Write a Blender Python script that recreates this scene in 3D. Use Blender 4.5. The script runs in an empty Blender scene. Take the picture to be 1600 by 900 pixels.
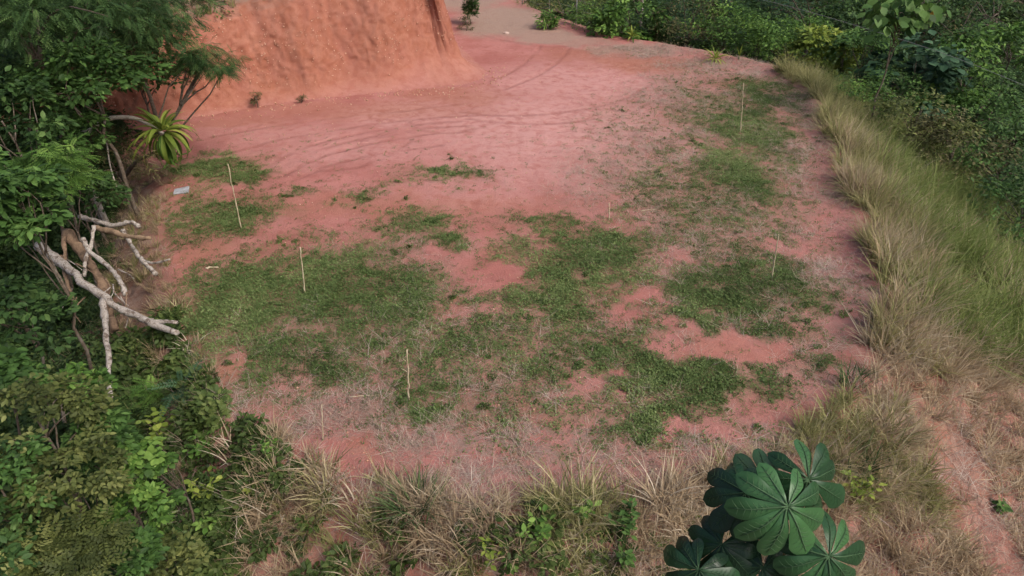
import bpy, math
import numpy as np
from mathutils import Vector, Matrix

# ------------------------------------------------------------------ camera, sky, sun, exposure
SC = bpy.context.scene
COL = SC.collection
CAM_H, PITCH, FPX = 9.5, math.radians(33), 1100.0      # height over the earth pad, tilt, focal length in photo pixels
cam_data = bpy.data.cameras.new('camera')
cam_data.sensor_width = 36.0
cam_data.lens = FPX / 1600 * 36
cam_data.clip_start, cam_data.clip_end = 0.1, 2000
cam = bpy.data.objects.new('camera', cam_data)
COL.objects.link(cam)
cam.location = (0, 0, CAM_H)
cam.rotation_euler = (math.pi / 2 - PITCH, 0, 0)
SC.camera = cam

SUN_EL, SUN_AZ = math.radians(48), math.radians(125)   # soft light from the right, a little behind the camera
world = bpy.data.worlds.new('World')
SC.world = world
world.use_nodes = True
wn = world.node_tree
bg = wn.nodes['Background']
sky = wn.nodes.new('ShaderNodeTexSky')
sky.sky_type = 'NISHITA'
sky.sun_disc = False
sky.sun_elevation, sky.sun_rotation = SUN_EL, SUN_AZ
sky.air_density, sky.dust_density, sky.ozone_density = 1.0, 4.0, 0.6
wn.links.new(sky.outputs[0], bg.inputs[0])
bg.inputs[1].default_value = 0.09
sun_data = bpy.data.lights.new('sun', 'SUN')
sun_data.energy, sun_data.angle, sun_data.color = 1.45, math.radians(26), (1.0, 0.95, 0.88)
sun = bpy.data.objects.new('sun', sun_data)
COL.objects.link(sun)
sdir = Vector((math.sin(SUN_AZ) * math.cos(SUN_EL), math.cos(SUN_AZ) * math.cos(SUN_EL), math.sin(SUN_EL)))
sun.rotation_euler = sdir.to_track_quat('Z', 'Y').to_euler()
SC.view_settings.view_transform = 'Standard'
SC.view_settings.look = 'None'
SC.view_settings.gamma = 1.0
SC.view_settings.use_curve_mapping = False
SC.view_settings.exposure = 0.8
SC.cycles.use_denoising = True
SC.cycles.use_adaptive_sampling = True
SC.cycles.adaptive_threshold = 0.03
SC.cycles.max_bounces = 5
SC.cycles.diffuse_bounces = 2
SC.cycles.transmission_bounces = 3
SC.cycles.transparent_max_bounces = 8

# ------------------------------------------------------------------ small maths
RNG = np.random.default_rng(11)

def vnoise(x, y, seed=0):
    x = np.asarray(x, float); y = np.asarray(y, float)
    ix = np.floor(x).astype(np.int64); iy = np.floor(y).astype(np.int64)
    fx = x - ix; fy = y - iy
    fx = fx * fx * (3 - 2 * fx); fy = fy * fy * (3 - 2 * fy)
    def h(a, b):
        v = (a * 374761393 + b * 668265263 + seed * 974711) & 0xffffffff
        v = ((v ^ (v >> 13)) * 1274126177) & 0xffffffff
        v = ((v ^ (v >> 16)) * 2246822519) & 0xffffffff
        return ((v ^ (v >> 13)) & 0xffffff) / 16777215.0
    a = h(ix, iy); b = h(ix + 1, iy); c = h(ix, iy + 1); d = h(ix + 1, iy + 1)
    return (a * (1 - fx) + b * fx) * (1 - fy) + (c * (1 - fx) + d * fx) * fy

def fbm(x, y, seed=0, oct=4):
    s = 0; a = 0.5; t = 0
    for k in range(oct):
        s = s + a * vnoise(x * 2 ** k, y * 2 ** k, seed + k * 17); t += a; a *= 0.55
    return s / t

def sstep(a, b, x):
    t = np.clip((x - a) / (b - a), 0, 1)
    return t * t * (3 - 2 * t)

def ray(px, py):
    v = (450 - py) / FPX
    return np.array([(px - 800) / FPX, math.cos(PITCH) + v * math.sin(PITCH), -math.sin(PITCH) + v * math.cos(PITCH)])

def at(px, py, z=0.0):
    d = ray(px, py); t = (z - CAM_H) / d[2]
    return d * t + np.array([0, 0, CAM_H])

def along(px, py, depth):
    return ray(px, py) * depth + np.array([0, 0, CAM_H])

# ------------------------------------------------------------------ the lie of the land
EDGE = [(at(*p)[:2], s) for p, s in [
    ((262, 262), .62), ((260, 330), .72), ((268, 420), .72), ((285, 500), .66), ((322, 565), .62), ((362, 640), .62),
    ((430, 690), .66), ((500, 722), .7), ((600, 765), .72), ((720, 798), .72), ((830, 796), .72), ((960, 790), .72),
    ((1080, 762), .66), ((1200, 722), .6), ((1305, 655), .5), ((1350, 590), .42), ((1375, 520), .42), ((1368, 430), .46),
    ((1345, 330), .5), ((1315, 250), .52), ((1290, 180), .52), ((1262, 138), .5), ((1200, 105), .45), ((1110, 85), .42),
    ((1000, 66), .42), ((900, 43), .45), ((830, 13), .45), ((785, -2), .45)]]
EDGE += [(np.array(p), .4) for p in [(-3.5, 56), (-10, 70), (-40, 130), (-120, 160), (-120, 45), (-40, 31), (-19, 27.5)]]
EP = np.array([e[0] for e in EDGE]); ES = np.array([e[1] for e in EDGE])

def edge_info(x, y):
    """distance outside the pad (negative inside), blended slope"""
    x = np.asarray(x, float).ravel(); y = np.asarray(y, float).ravel()
    best = np.full(x.shape, 1e9); ws = np.zeros(x.shape); sw = np.zeros(x.shape)
    inside = np.zeros(x.shape, bool)
    n = len(EP)
    for i in range(n):
        a = EP[i]; b = EP[(i + 1) % n]; e = b - a
        t = np.clip(((x - a[0]) * e[0] + (y - a[1]) * e[1]) / (e @ e), 0, 1)
        d = np.hypot(x - a[0] - t * e[0], y - a[1] - t * e[1])
        best = np.minimum(best, d)
        s = ES[i] * (1 - t) + ES[(i + 1) % n] * t
        w = 1 / (d + .15) ** 4
        ws += w; sw += w * s
        c = ((a[1] > y) != (b[1] > y))
        with np.errstate(divide='ignore', invalid='ignore'):
            xi = (b[0] - a[0]) * (y - a[1]) / (b[1] - a[1] + 1e-12) + a[0]
        inside ^= c & (x < xi)
    return np.where(inside, -best, best), sw / ws

def terrain(x, y):
    sh = np.shape(x)
    x = np.asarray(x, float).ravel(); y = np.asarray(y, float).ravel()
    d, s = edge_info(x, y)
    d = d + (fbm(x * .45, y * .45, 5) - .5) * .9 * sstep(-3, .5, d) + (fbm(x * 1.9, y * 1.9, 8) - .5) * .35
    dd = np.where(d > 0, np.sqrt(d * d + .09) - .3, 0)
    z = -13.0 * (1 - np.exp(-s * dd / 13.0))
    z += np.clip(dd - 24, 0, 400) * .27
    z += (fbm(x * .35, y * .35, 3) - .5) * 1.1 * sstep(.5, 6, dd)
    z += (fbm(x * 2.1, y * 2.1, 4) - .5) * (.045 + .32 * sstep(0, 1.5, dd))
    z += (fbm(x * .22, y * .22, 2) - .5) * .10
    z += .10 * sstep(-1.0, -.1, d) * (1 - sstep(-.1, .9, d)) * sstep(5, 8, x)      # low lip under the tall grass
    for pts, dep in TRACKS:
        z += -.6 * dep * track_mask(x, y, pts) * sstep(.25, .65, vnoise(x * .9, y * .9, 72))
    return z.reshape(sh)

def poly_dist(x, y, pts):
    best = np.full(np.shape(x), 1e9)
    for a, b in zip(pts[:-1], pts[1:]):
        e = b - a; t = np.clip(((x - a[0]) * e[0] + (y - a[1]) * e[1]) / (e @ e), 0, 1)
        best = np.minimum(best, np.hypot(x - a[0] - t * e[0], y - a[1] - t * e[1]))
    return best

def track_mask(x, y, pts):
    return 1 - sstep(.05, .15, poly_dist(x, y, pts))

def spline(pts, n=10):
    pts = [np.array(p, float) for p in pts]
    P = [2 * pts[0] - pts[1]] + pts + [2 * pts[-1] - pts[-2]]
    out = []
    for i in range(1, len(P) - 2):
        for k in range(n):
            t = k / n
            out.append(.5 * ((2 * P[i]) + (-P[i - 1] + P[i + 1]) * t + (2 * P[i - 1] - 5 * P[i] + 4 * P[i + 1] - P[i + 2]) * t * t + (-P[i - 1] + 3 * P[i] - 3 * P[i + 1] + P[i + 2]) * t ** 3))
    out.append(P[-2])
    return out

def gpath(pix):
    return spline([at(*p)[:2] for p in pix], 6)
TRACKS = [(gpath(p), d) for p, d in [
    ([(415, 262), (470, 235), (545, 212), (640, 196), (720, 190)], .05),
    ([(440, 275), (500, 247), (580, 225), (670, 210), (740, 206)], .05),
    ([(330, 215), (430, 197), (540, 183), (640, 172), (730, 163)], .04),
    ([(490, 268), (560, 262), (600, 245), (640, 222)], .035),
    ([(720, 176), (790, 182), (870, 178), (960, 160), (1020, 130)], .04),
    ([(730, 186), (800, 194), (890, 192), (990, 172), (1050, 140)], .04),
    ([(640, 190), (655, 203), (700, 208), (760, 200)], .04),
    ([(425, 268), (485, 241), (560, 218), (655, 202), (735, 197)], .03),
    ([(360, 240), (450, 216), (560, 198), (660, 186), (745, 181)], .03),
    ([(455, 283), (520, 258), (600, 240), (690, 228)], .03),
    ([(760, 130), (800, 112), (830, 90), (845, 72)], .05),
    ([(790, 140), (840, 118), (875, 95), (890, 74)], .05)]]

def ground_at(px, py, extra=0.0):
    d = ray(px, py); o = np.array([0, 0, CAM_H])
    t = np.concatenate([np.arange(3, 60, .05), np.arange(60, 200, .3)])
    p = o + d[None] * t[:, None]
    z = terrain(p[:, 0], p[:, 1]) + extra
    k = np.argmax(p[:, 2] < z)
    q = p[k].copy(); q[2] = z[k]
    return q

def tz(x, y):
    return float(terrain(np.array([x]), np.array([y]))[0])

# ------------------------------------------------------------------ mesh and object helpers
def make_mesh(name, verts, faces, mat=None, smooth=True, floats=None, colors=None):
    verts = np.asarray(verts, np.float32)
    groups = faces if isinstance(faces, list) else [faces]
    me = bpy.data.meshes.new(name)
    nl = sum(f.size for f in groups); nf = sum(len(f) for f in groups)
    me.vertices.add(len(verts)); me.vertices.foreach_set('co', verts.ravel())
    me.loops.add(nl); me.polygons.add(nf)
    me.loops.foreach_set('vertex_index', np.concatenate([f.ravel() for f in groups]).astype(np.int32))
    tot = np.concatenate([np.full(len(f), f.shape[1]) for f in groups]).astype(np.int32)
    st = np.concatenate([[0], np.cumsum(tot)[:-1]]).astype(np.int32)
    me.polygons.foreach_set('loop_start', st); me.polygons.foreach_set('loop_total', tot)
    me.polygons.foreach_set('use_smooth', np.full(nf, smooth))
    for k, v in (floats or {}).items():
        a = me.attributes.new(k, 'FLOAT', 'POINT'); a.data.foreach_set('value', np.asarray(v, np.float32).ravel())
    for k, v in (colors or {}).items():
        a = me.attributes.new(k, 'FLOAT_COLOR', 'POINT'); a.data.foreach_set('color', np.asarray(v, np.float32).ravel())
    me.update(calc_edges=True)
    me.validate()
    if mat: me.materials.append(mat)
    return me

def link(name, me, parent=None, label=None, cat=None, group=None, kind=None, loc=None):
    o = bpy.data.objects.new(name, me)
    COL.objects.link(o)
    if parent: o.parent = parent
    if label: o['label'] = label
    if cat: o['category'] = cat
    if group: o['group'] = group
    if kind: o['kind'] = kind
    if loc is not None: o.location = [float(c) for c in loc]
    return o

def empty(name, loc, label, cat, group=None):
    return link(name, None, None, label, cat, group, None, loc)

def tube(pts, radii, seg=8, wob=0.0, seed=0, caps=True):
    pts = np.asarray(pts, float); radii = np.asarray(radii, float)
    n = len(pts); rng = np.random.default_rng(seed)
    T = np.gradient(pts, axis=0); T /= np.linalg.norm(T, axis=1)[:, None] + 1e-9
    ref = np.array([0, 0, 1.0]) if abs(T[0][2]) < .9 else np.array([1.0, 0, 0])
    V = []
    u = np.cross(T[0], ref); u /= np.linalg.norm(u)
    for i in range(n):
        u = u - T[i] * (u @ T[i]); u /= np.linalg.norm(u); w = np.cross(T[i], u)
        a = np.arange(seg) / seg * 2 * math.pi
        r = radii[i] * (1 + wob * rng.uniform(-1, 1, seg))
        V.append(pts[i] + np.cos(a)[:, None] * u * r[:, None] + np.sin(a)[:, None] * w * r[:, None])
    V = np.concatenate(V)
    i = np.arange(n - 1)[:, None] * seg; j = np.arange(seg)[None]
    Fq = np.stack([i + j, i + (j + 1) % seg, i + seg + (j + 1) % seg, i + seg + j], -1).reshape(-1, 4)
    fl = [Fq]
    if caps:
        V = np.concatenate([V, pts[:1], pts[-1:]])
        jj = np.arange(seg)
        c0 = np.stack([np.full(seg, n * seg), (jj + 1) % seg, jj], -1)
        c1 = np.stack([np.full(seg, n * seg + 1), (n - 1) * seg + jj, (n - 1) * seg + (jj + 1) % seg], -1)
        fl.append(np.concatenate([c0, c1]))
    return V, fl

def merge(parts):
    V = []; Q = []; T = []; off = 0
    for v, fl in parts:
        V.append(v)
        for f in (fl if isinstance(fl, list) else [fl]):
            (Q if f.shape[1] == 4 else T).append(f + off)
        off += len(v)
    return np.concatenate(V), [np.concatenate(k) for k in (Q, T) if k]

def norm(v):
    return v / (np.linalg.norm(v, axis=-1, keepdims=True) + 1e-9)

def frames(ydir, up):
    y = norm(ydir); x = norm(np.cross(y, up)); z = np.cross(x, y)
    return np.stack([x, y, z], -1)

def scatter(tv, tf, pos, R, scale):
    scale = np.asarray(scale, float)
    if scale.ndim == 1: scale = scale[:, None].repeat(3, 1)
    V = np.einsum('nij,nkj->nki', R, tv[None] * scale[:, None, :]) + pos[:, None, :]
    k = len(tv); n = len(pos)
    Fx = (tf[None] + (np.arange(n) * k)[:, None, None]).reshape(-1, tf.shape[1])
    return V.reshape(-1, 3), Fx

def rand_dirs(rng, n, zmin=-1.0):
    z = rng.uniform(zmin, 1, n); a = rng.uniform(0, 2 * math.pi, n); r = np.sqrt(1 - z * z)
    return np.stack([r * np.cos(a), r * np.sin(a), z], -1)

# ------------------------------------------------------------------ materials
def new_mat(name):
    m = bpy.data.materials.new(name); m.use_nodes = True
    nt = m.node_tree; nt.nodes.clear()
    return m, nt

class NT:
    def __init__(s, nt): s.nt = nt
    def n(s, t, **kw):
        nd = s.nt.nodes.new(t)
        for k, v in kw.items(): setattr(nd, k, v)
        return nd
    def put(s, sock, v):
        if hasattr(v, 'is_linked') or isinstance(v, bpy.types.NodeSocket): s.nt.links.new(v, sock)
        elif isinstance(v, (tuple, list)) and len(v) == 3 and len(sock.default_value) == 4: sock.default_value = (*v, 1)
        else: sock.default_value = v
    def noise(s, scale, detail=4, rough=.55, vec=None, dist=0):
        nd = s.n('ShaderNodeTexNoise'); nd.inputs['Scale'].default_value = scale; nd.inputs['Detail'].default_value = detail
        nd.inputs['Roughness'].default_value = rough; nd.inputs['Distortion'].default_value = dist
        if vec is not None: s.nt.links.new(vec, nd.inputs['Vector'])
        return nd.outputs['Fac']
    def ramp(s, v, a, b, lo=0.0, hi=1.0):
        nd = s.n('ShaderNodeMapRange', interpolation_type='SMOOTHSTEP')
        s.put(nd.inputs[0], v)
        for i, k in zip((1, 2, 3, 4), (a, b, lo, hi)): nd.inputs[i].default_value = k
        return nd.outputs[0]
    def math(s, op, a, b=0.0):
        nd = s.n('ShaderNodeMath', operation=op); s.put(nd.inputs[0], a); s.put(nd.inputs[1], b); return nd.outputs[0]
    def mix(s, f, a, b, mode='MIX'):
        nd = s.n('ShaderNodeMix', data_type='RGBA', blend_type=mode)
        s.put(nd.inputs[0], f); s.put(nd.inputs[6], a); s.put(nd.inputs[7], b); return nd.outputs[2]
    def attr(s, name, typ='GEOMETRY'):
        return s.n('ShaderNodeAttribute', attribute_name=name, attribute_type=typ)
    def bump(s, h, strength, dist):
        nd = s.n('ShaderNodeBump'); nd.inputs['Strength'].default_value = strength; nd.inputs['Distance'].default_value = dist
        s.put(nd.inputs['Height'], h); return nd.outputs[0]
    def bsdf(s, color, rough=.9, spec=.2, normal=None):
        nd = s.n('ShaderNodeBsdfPrincipled'); s.put(nd.inputs['Base Color'], color); s.put(nd.inputs['Roughness'], rough)
        nd.inputs['Specular IOR Level'].default_value = spec
        if normal is not None: s.put(nd.inputs['Normal'], normal)
        return nd.outputs[0]
    def out(s, sh):
        o = s.n('ShaderNodeOutputMaterial'); s.nt.links.new(sh, o.inputs[0])

def soil_material():
    m, nt = new_mat('red_earth'); k = NT(nt)
    pos = k.n('ShaderNodeNewGeometry').outputs['Position']
    a = k.attr('ma'); b = k.attr('mb')
    sa = k.n('ShaderNodeSeparateColor'); nt.links.new(a.outputs['Color'], sa.inputs[0])
    sb = k.n('ShaderNodeSeparateColor'); nt.links.new(b.outputs['Color'], sb.inputs[0])
    g, d, o = sa.outputs; v = a.outputs['Alpha']; t, l, w = sb.outputs; br = b.outputs['Alpha']
    big = k.noise(.55, 5, .6, pos); mid = k.noise(2.6, 5, .65, pos, .4); fine = k.noise(17, 4, .7, pos); grit = k.noise(70, 3, .7, pos)
    c = k.mix(k.ramp(big, .32, .68), SOIL_A, SOIL_B)
    c = k.mix(k.math('MULTIPLY', k.ramp(mid, .48, .72), .55), c, SOIL_C)
    c = k.mix(k.math('MULTIPLY', l, k.ramp(mid, .25, .62)), c, SOIL_PALE)
    c = k.mix(k.math('MULTIPLY', o, k.ramp(big, .2, .5, .6, 1.0)), c, k.mix(k.ramp(mid, .35, .7), SOIL_O1, SOIL_O2))
    c = k.mix(k.math('MULTIPLY', t, .52), c, SOIL_TRACK)
    c = k.mix(k.math('MULTIPLY', v, k.ramp(fine, .2, .6, .6, 1.0)), c, k.mix(k.ramp(fine, .35, .65), GRAVEL_A, GRAVEL_B))
    c = k.mix(k.math('MULTIPLY', br, k.ramp(mid, .2, .6, .7, 1.0)), c, k.mix(k.ramp(fine, .3, .7), LITTER_A, LITTER_B))
    # thatch: dead straw lies thinner or thicker following streaky noise
    dm = k.math('MULTIPLY', d, k.ramp(k.math('ADD', k.math('MULTIPLY', fine, .5), k.math('MULTIPLY', mid, .5)), .36, .60))
    c = k.mix(k.math('MULTIPLY', dm, .85), c, k.mix(k.ramp(grit, .3, .7), STRAW_A, STRAW_B))
    gm = k.math('MULTIPLY', g, k.ramp(fine, .3, .58, .45, 1.0))
    c = k.mix(k.math('MULTIPLY', gm, .8), c, k.mix(k.ramp(fine, .35, .65), TURF_A, TURF_B))
    c = k.mix(k.ramp(grit, .3, .7, .0, .38), c, k.mix(.5, c, (.08, .03, .02), 'MULTIPLY'))
    vor = k.n('ShaderNodeTexVoronoi'); vor.inputs['Scale'].default_value = 9.0; nt.links.new(pos, vor.inputs['Vector'])
    speck = k.math('MULTIPLY', k.ramp(vor.outputs['Distance'], .05, .11, 1, 0), k.ramp(k.noise(3.1, 2, .5, pos), .5, .62))
    c = k.mix(k.math('MULTIPLY', speck, k.math('MULTIPLY', o, .3)), c, (.62, .42, .27))
    h = k.math('ADD', k.math('MULTIPLY', mid, .6), k.math('ADD', k.math('MULTIPLY', fine, .5), k.math('MULTIPLY', grit, .14)))
    k.out(k.bsdf(c, .93, .15, k.bump(h, .8, .07)))
    return m

SOIL_A, SOIL_B, SOIL_C = (.40, .15, .125), (.49, .21, .182), (.31, .105, .082)
SOIL_PALE, SOIL_TRACK = (.60, .32, .285), (.24, .088, .07)
SOIL_O1, SOIL_O2 = (.34, .128, .078), (.44, .195, .132)
GRAVEL_A, GRAVEL_B = (.30, .20, .15), (.40, .29, .23)
LITTER_A, LITTER_B = (.055, .035, .022), (.12, .075, .045)
STRAW_A, STRAW_B = (.20, .145, .115), (.37, .285, .235)
TURF_A, TURF_B = (.065, .088, .03), (.15, .165, .075)
M_SOIL = soil_material()

def leaf_material(name, dark, mid, light, rough=.55, trans=.28, attr='tint', inst=False, spec=.2):
    m, nt = new_mat(name); k = NT(nt)
    t = k.attr(attr).outputs['Fac']
    r = k.n('ShaderNodeObjectInfo').outputs['Random']
    if inst:
        t = k.math('ADD', k.math('MULTIPLY', t, .45), k.math('ADD', k.math('MULTIPLY', k.math('MAXIMUM', k.attr('tone', 'INSTANCER').outputs['Fac'], k.attr('tone').outputs['Fac']), .4), k.math('MULTIPLY', r, .15)))
    pos = k.n('ShaderNodeNewGeometry').outputs['Position']
    t = k.math('ADD', t, k.ramp(k.noise(.8, 2, .5, pos), .3, .7, -.12, .12))
    c = k.mix(k.ramp(t, 0, .55), dark, mid)
    c = k.mix(k.ramp(t, .5, 1), c, light)
    bs = k.bsdf(c, rough, spec)
    tr = k.n('ShaderNodeBsdfTranslucent'); nt.links.new(k.mix(.35, c, light), tr.inputs[0])
    mx = k.n('ShaderNodeMixShader'); mx.inputs[0].default_value = trans
    nt.links.new(bs, mx.inputs[1]); nt.links.new(tr.outputs[0], mx.inputs[2])
    k.out(mx.outputs[0])
    return m

def wood_material(name, a, b, blotch, scale=6, amount=.5):
    m, nt = new_mat(name); k = NT(nt)
    tc = k.n('ShaderNodeTexCoord').outputs['Object']
    c = k.mix(k.ramp(k.noise(scale * 3, 5, .65, tc), .3, .7), a, b)
    c = k.mix(k.math('MULTIPLY', k.ramp(k.noise(scale, 5, .7, tc, .6), .5, .6), amount), c, blotch)
    k.out(k.bsdf(c, .85, .2, k.bump(k.noise(scale * 5, 5, .7, tc), .6, .03)))
    return m

M_BARK = wood_material('bark', (.085, .06, .042), (.16, .125, .095), (.22, .20, .17))
M_DEAD = wood_material('bleached_deadwood', (.30, .25, .21), (.50, .45, .40), (.10, .065, .045), 7, .8)
M_DEADBROWN = wood_material('brown_deadwood', (.20, .13, .085), (.30, .20, .13), (.08, .05, .035), 5, .6)
M_CUTWOOD = wood_material('peeled_wood', (.24, .16, .10), (.33, .23, .15), (.12, .08, .05), 5, .5)
M_STAKE = wood_material('bamboo_stake', (.50, .40, .26), (.62, .52, .37), (.28, .19, .10), 9, .5)
M_STEM = wood_material('green_stem', (.10, .11, .05), (.17, .16, .08), (.20, .17, .12), 9, .4)
M_PALESTEM = wood_material('pale_stem', (.34, .29, .24), (.48, .43, .37), (.16, .12, .09), 7, .6)

M_L = {
    'dark': leaf_material('leaf_dark_green', (0.021, 0.045, 0.013), (0.054, 0.109, 0.031), (0.130, 0.212, 0.061)),
    'mid': leaf_material('leaf_mid_green', (0.031, 0.064, 0.017), (0.071, 0.147, 0.035), (0.147, 0.254, 0.065)),
    'bright': leaf_material('leaf_bright_green', (.04, .085, .018), (.10, .20, .038), (.23, .36, .08)),
    'olive': leaf_material('leaf_olive', (0.047, 0.061, 0.018), (0.118, 0.142, 0.040), (0.260, 0.277, 0.094)),
    'blue': leaf_material('leaf_blue_green', (0.024, 0.054, 0.028), (0.057, 0.118, 0.059), (0.118, 0.212, 0.100)),
    'rust': leaf_material('leaf_rusty_green', (0.053, 0.052, 0.021), (0.106, 0.104, 0.040), (0.212, 0.183, 0.083)),
    'yellow': leaf_material('leaf_yellow_green', (.09, .14, .025), (.20, .27, .045), (.36, .41, .085)),
    'orange': leaf_material('leaf_dying_orange', (.5, .2, .03), (.6, .27, .04), (.7, .35, .07)),
}
M_CEC = leaf_material('umbrella_leaf_green', (.010, .030, .015), (.026, .078, .03), (.066, .17, .058), .36, .18, spec=.35)
M_CECVEIN = leaf_material('leaf_vein', (.03, .065, .03), (.055, .11, .05), (.08, .15, .07), .6, .1)
M_TURF = leaf_material('short_grass', (.055, .080, .026), (.13, .19, .06), (.28, .34, .13), .6, .3, inst=True)
M_DRY = leaf_material('dry_grass', (.22, .15, .09), (.45, .34, .215), (.66, .56, .41), .7, .3, inst=True, spec=.15)
M_MIXED = leaf_material('half_dry_grass', (.10, .115, .036), (.28, .275, .105), (.58, .50, .28), .65, .3, inst=True, spec=.2)
M_GREENGRASS = leaf_material('green_tall_grass', (.065, .105, .024), (.18, .235, .06), (.40, .40, .17), .6, .3, inst=True, spec=.2)
M_STRAW = leaf_material('straw', (.25, .17, .125), (.42, .32, .255), (.60, .51, .44), .75, .1, inst=True, spec=.1)
M_UNDER = leaf_material('undergrowth_leaves', (.012, .024, .008), (.048, .085, .024), (.15, .21, .062), inst=True)
M_WEED = leaf_material('weed_leaves', (.03, .048, .013), (.07, .11, .028), (.17, .21, .06), inst=True)

# ------------------------------------------------------------------ ground sheet
WARP = {}
def warp(x, y):
    key = (len(x), float(x[0]), float(y[-1]))
    if key not in WARP:
        WARP.clear()
        WARP[key] = (x + (fbm(x * .9, y * .9, 31) - .5) * 1.7 + (fbm(x * 3.1, y * 3.1, 33, 3) - .5) * .8,
                     y + (fbm(x * .9, y * .9, 37) - .5) * 1.9 + (fbm(x * 3.1, y * 3.1, 39, 3) - .5) * .9)
    return WARP[key]

def blob(x, y, lst, soft=.6):
    """soft union of ground patches given as centre and half axes"""
    m = np.zeros(np.shape(x))
    wx, wy = warp(x, y)
    for cx, cy, rx, ry, s in lst:
        c = at(cx, cy); r0 = rx / FPX * np.linalg.norm(c - [0, 0, CAM_H]); r1 = (at(cx, cy - ry)[1] - at(cx, cy + ry)[1]) / 2
        q = np.sqrt(((wx - c[0]) / r0) ** 2 + ((wy - c[1]) / r1) ** 2)
        m = np.maximum(m, s * (1 - sstep(1 - soft, 1 + soft * .7, q)))
    return m

GREEN = [(335, 262, 55, 17, .95), (385, 270, 48, 16, .9), (350, 335, 78, 26, .85), (430, 330, 34, 14, .5),
         (370, 475, 105, 90, .95), (490, 445, 120, 68, .9), (610, 475, 110, 62, .8), (430, 560, 90, 48, .85), (520, 600, 110, 40, .75), (560, 530, 110, 45, .8), (330, 530, 60, 40, .8),
         (560, 395, 80, 26, .55), (645, 352, 70, 26, .75), (700, 377, 32, 11, .9), (560, 305, 32, 13, .6), (700, 272, 62, 15, .8), (478, 297, 20, 8, .7), (610, 288, 40, 8, .4),
         (905, 405, 125, 50, 1.), (870, 465, 75, 36, .9), (955, 375, 70, 22, .9), (905, 512, 42, 18, .85), (840, 345, 60, 12, .6),
         (1155, 465, 105, 58, 1.), (1190, 425, 62, 34, .85), (1085, 500, 45, 25, .85), (1060, 440, 60, 30, .6),
         (1085, 600, 130, 58, 1.), (1020, 655, 75, 40, 1.), (1055, 692, 55, 18, .95), (985, 560, 70, 36, .85), (1190, 600, 50, 26, .9), (1190, 545, 100, 18, .55), (1290, 570, 40, 22, .6),
         (690, 628, 42, 24, .85), (815, 575, 105, 42, .75), (720, 535, 90, 36, .7), (640, 560, 70, 36, .65), (860, 630, 75, 26, .65), (760, 520, 60, 26, .5), (690, 490, 70, 30, .6),
         (1170, 195, 64, 38, 1.), (1148, 268, 66, 48, .95), (1190, 150, 56, 28, .8), (1140, 320, 90, 20, .5), (1060, 300, 60, 30, .4), (1020, 340, 70, 16, .4), (1090, 380, 60, 16, .4), (1100, 130, 60, 20, .3), (955, 325, 22, 6, .7)]
THIN = [(480, 480, 210, 130, .8), (720, 520, 230, 110, .8), (920, 480, 190, 130, .8), (1080, 560, 180, 150, .7), (1100, 320, 150, 120, .7), (1150, 200, 110, 90, .7), (640, 370, 120, 50, .6), (780, 620, 260, 60, .7), (340, 330, 110, 60, .6), (1010, 220, 100, 90, .35)]
DRY = [(650, 560, 330, 130, .62), (1130, 330, 190, 200, .62), (1000, 560, 260, 120, .5), (1300, 300, 70, 120, .6), (1310, 470, 70, 90, .95), (1250, 160, 60, 50, .8), (1150, 105, 110, 18, .8), (1030, 80, 90, 12, .7), (1090, 160, 100, 50, .6), (1240, 230, 60, 60, .7),
       (600, 640, 110, 50, .9), (760, 690, 160, 40, .95), (900, 690, 110, 34, .9), (700, 590, 50, 26, .9), (790, 605, 50, 22, .9), (480, 680, 90, 40, .8), (380, 610, 50, 50, .7),
       (1000, 290, 130, 70, .55), (1060, 230, 80, 60, .6), (1080, 360, 110, 40, .65), (700, 470, 120, 60, .5), (860, 560, 140, 60, .5), 
       (1220, 680, 110, 40, .95), (1260, 600, 60, 40, .6), (1150, 710, 80, 24, .9), (960, 480, 60, 40, .5), (600, 400, 110, 40, .45), (1000, 540, 50, 30, .5), (720, 760, 220, 34, .8), (980, 740, 200, 40, .8), (870, 520, 60, 24, .5)]
BARE = [(1150, 545, 72, 24, 1.), (1060, 528, 36, 14, .9), (1010, 480, 48, 20, .9), (770, 425, 44, 22, .95), (690, 402, 22, 12, .9), (990, 592, 16, 10, .9), (1105, 668, 42, 20, .9), (740, 490, 40, 16, .6),
        (1060, 405, 36, 10, .7), (1225, 382, 46, 14, .8), (1130, 420, 22, 8, .6), (1290, 265, 40, 40, .5), (1325, 360, 40, 40, .6), (1220, 640, 90, 30, .6), (1340, 520, 30, 50, .6), (925, 600, 26, 12, .6), (560, 690, 50, 24, .5), (340, 580, 40, 26, .6), (640, 720, 60, 22, .5)]
ORANGE = [(520, 172, 230, 14, .5), (700, 150, 90, 16, .6), (360, 192, 90, 12, .5), (1010, 100, 90, 14, .8), (930, 85, 90, 14, .6), (330, 590, 40, 26, .8), (660, 635, 40, 20, .5), (740, 870, 110, 60, 1.), (520, 850, 60, 40, .9), (560, 690, 60, 20, .5), (420, 760, 60, 40, .6),
          (640, 320, 260, 20, .45), (300, 400, 40, 30, .5), (1520, 640, 140, 110, .9), (1480, 560, 60, 50, .7), (1130, 545, 80, 20, .4), (1210, 480, 100, 20, .3)]
PALE = [(820, 260, 160, 40, .7), (640, 180, 120, 24, .8), (950, 220, 120, 50, .6), (850, 200, 220, 70, .9), (560, 235, 180, 24, .6), (900, 130, 160, 36, .8), (730, 300, 120, 30, .5), (1000, 160, 80, 40, .4), (460, 210, 150, 20, .5), (760, 150, 60, 20, .6)]
GRAVEL = [(735, -8, 60, 25, 1.), (790, 32, 70, 26, 1.), (850, 55, 60, 14, .9), (900, 62, 50, 8, .7), (985, 76, 80, 8, .6)]

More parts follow.
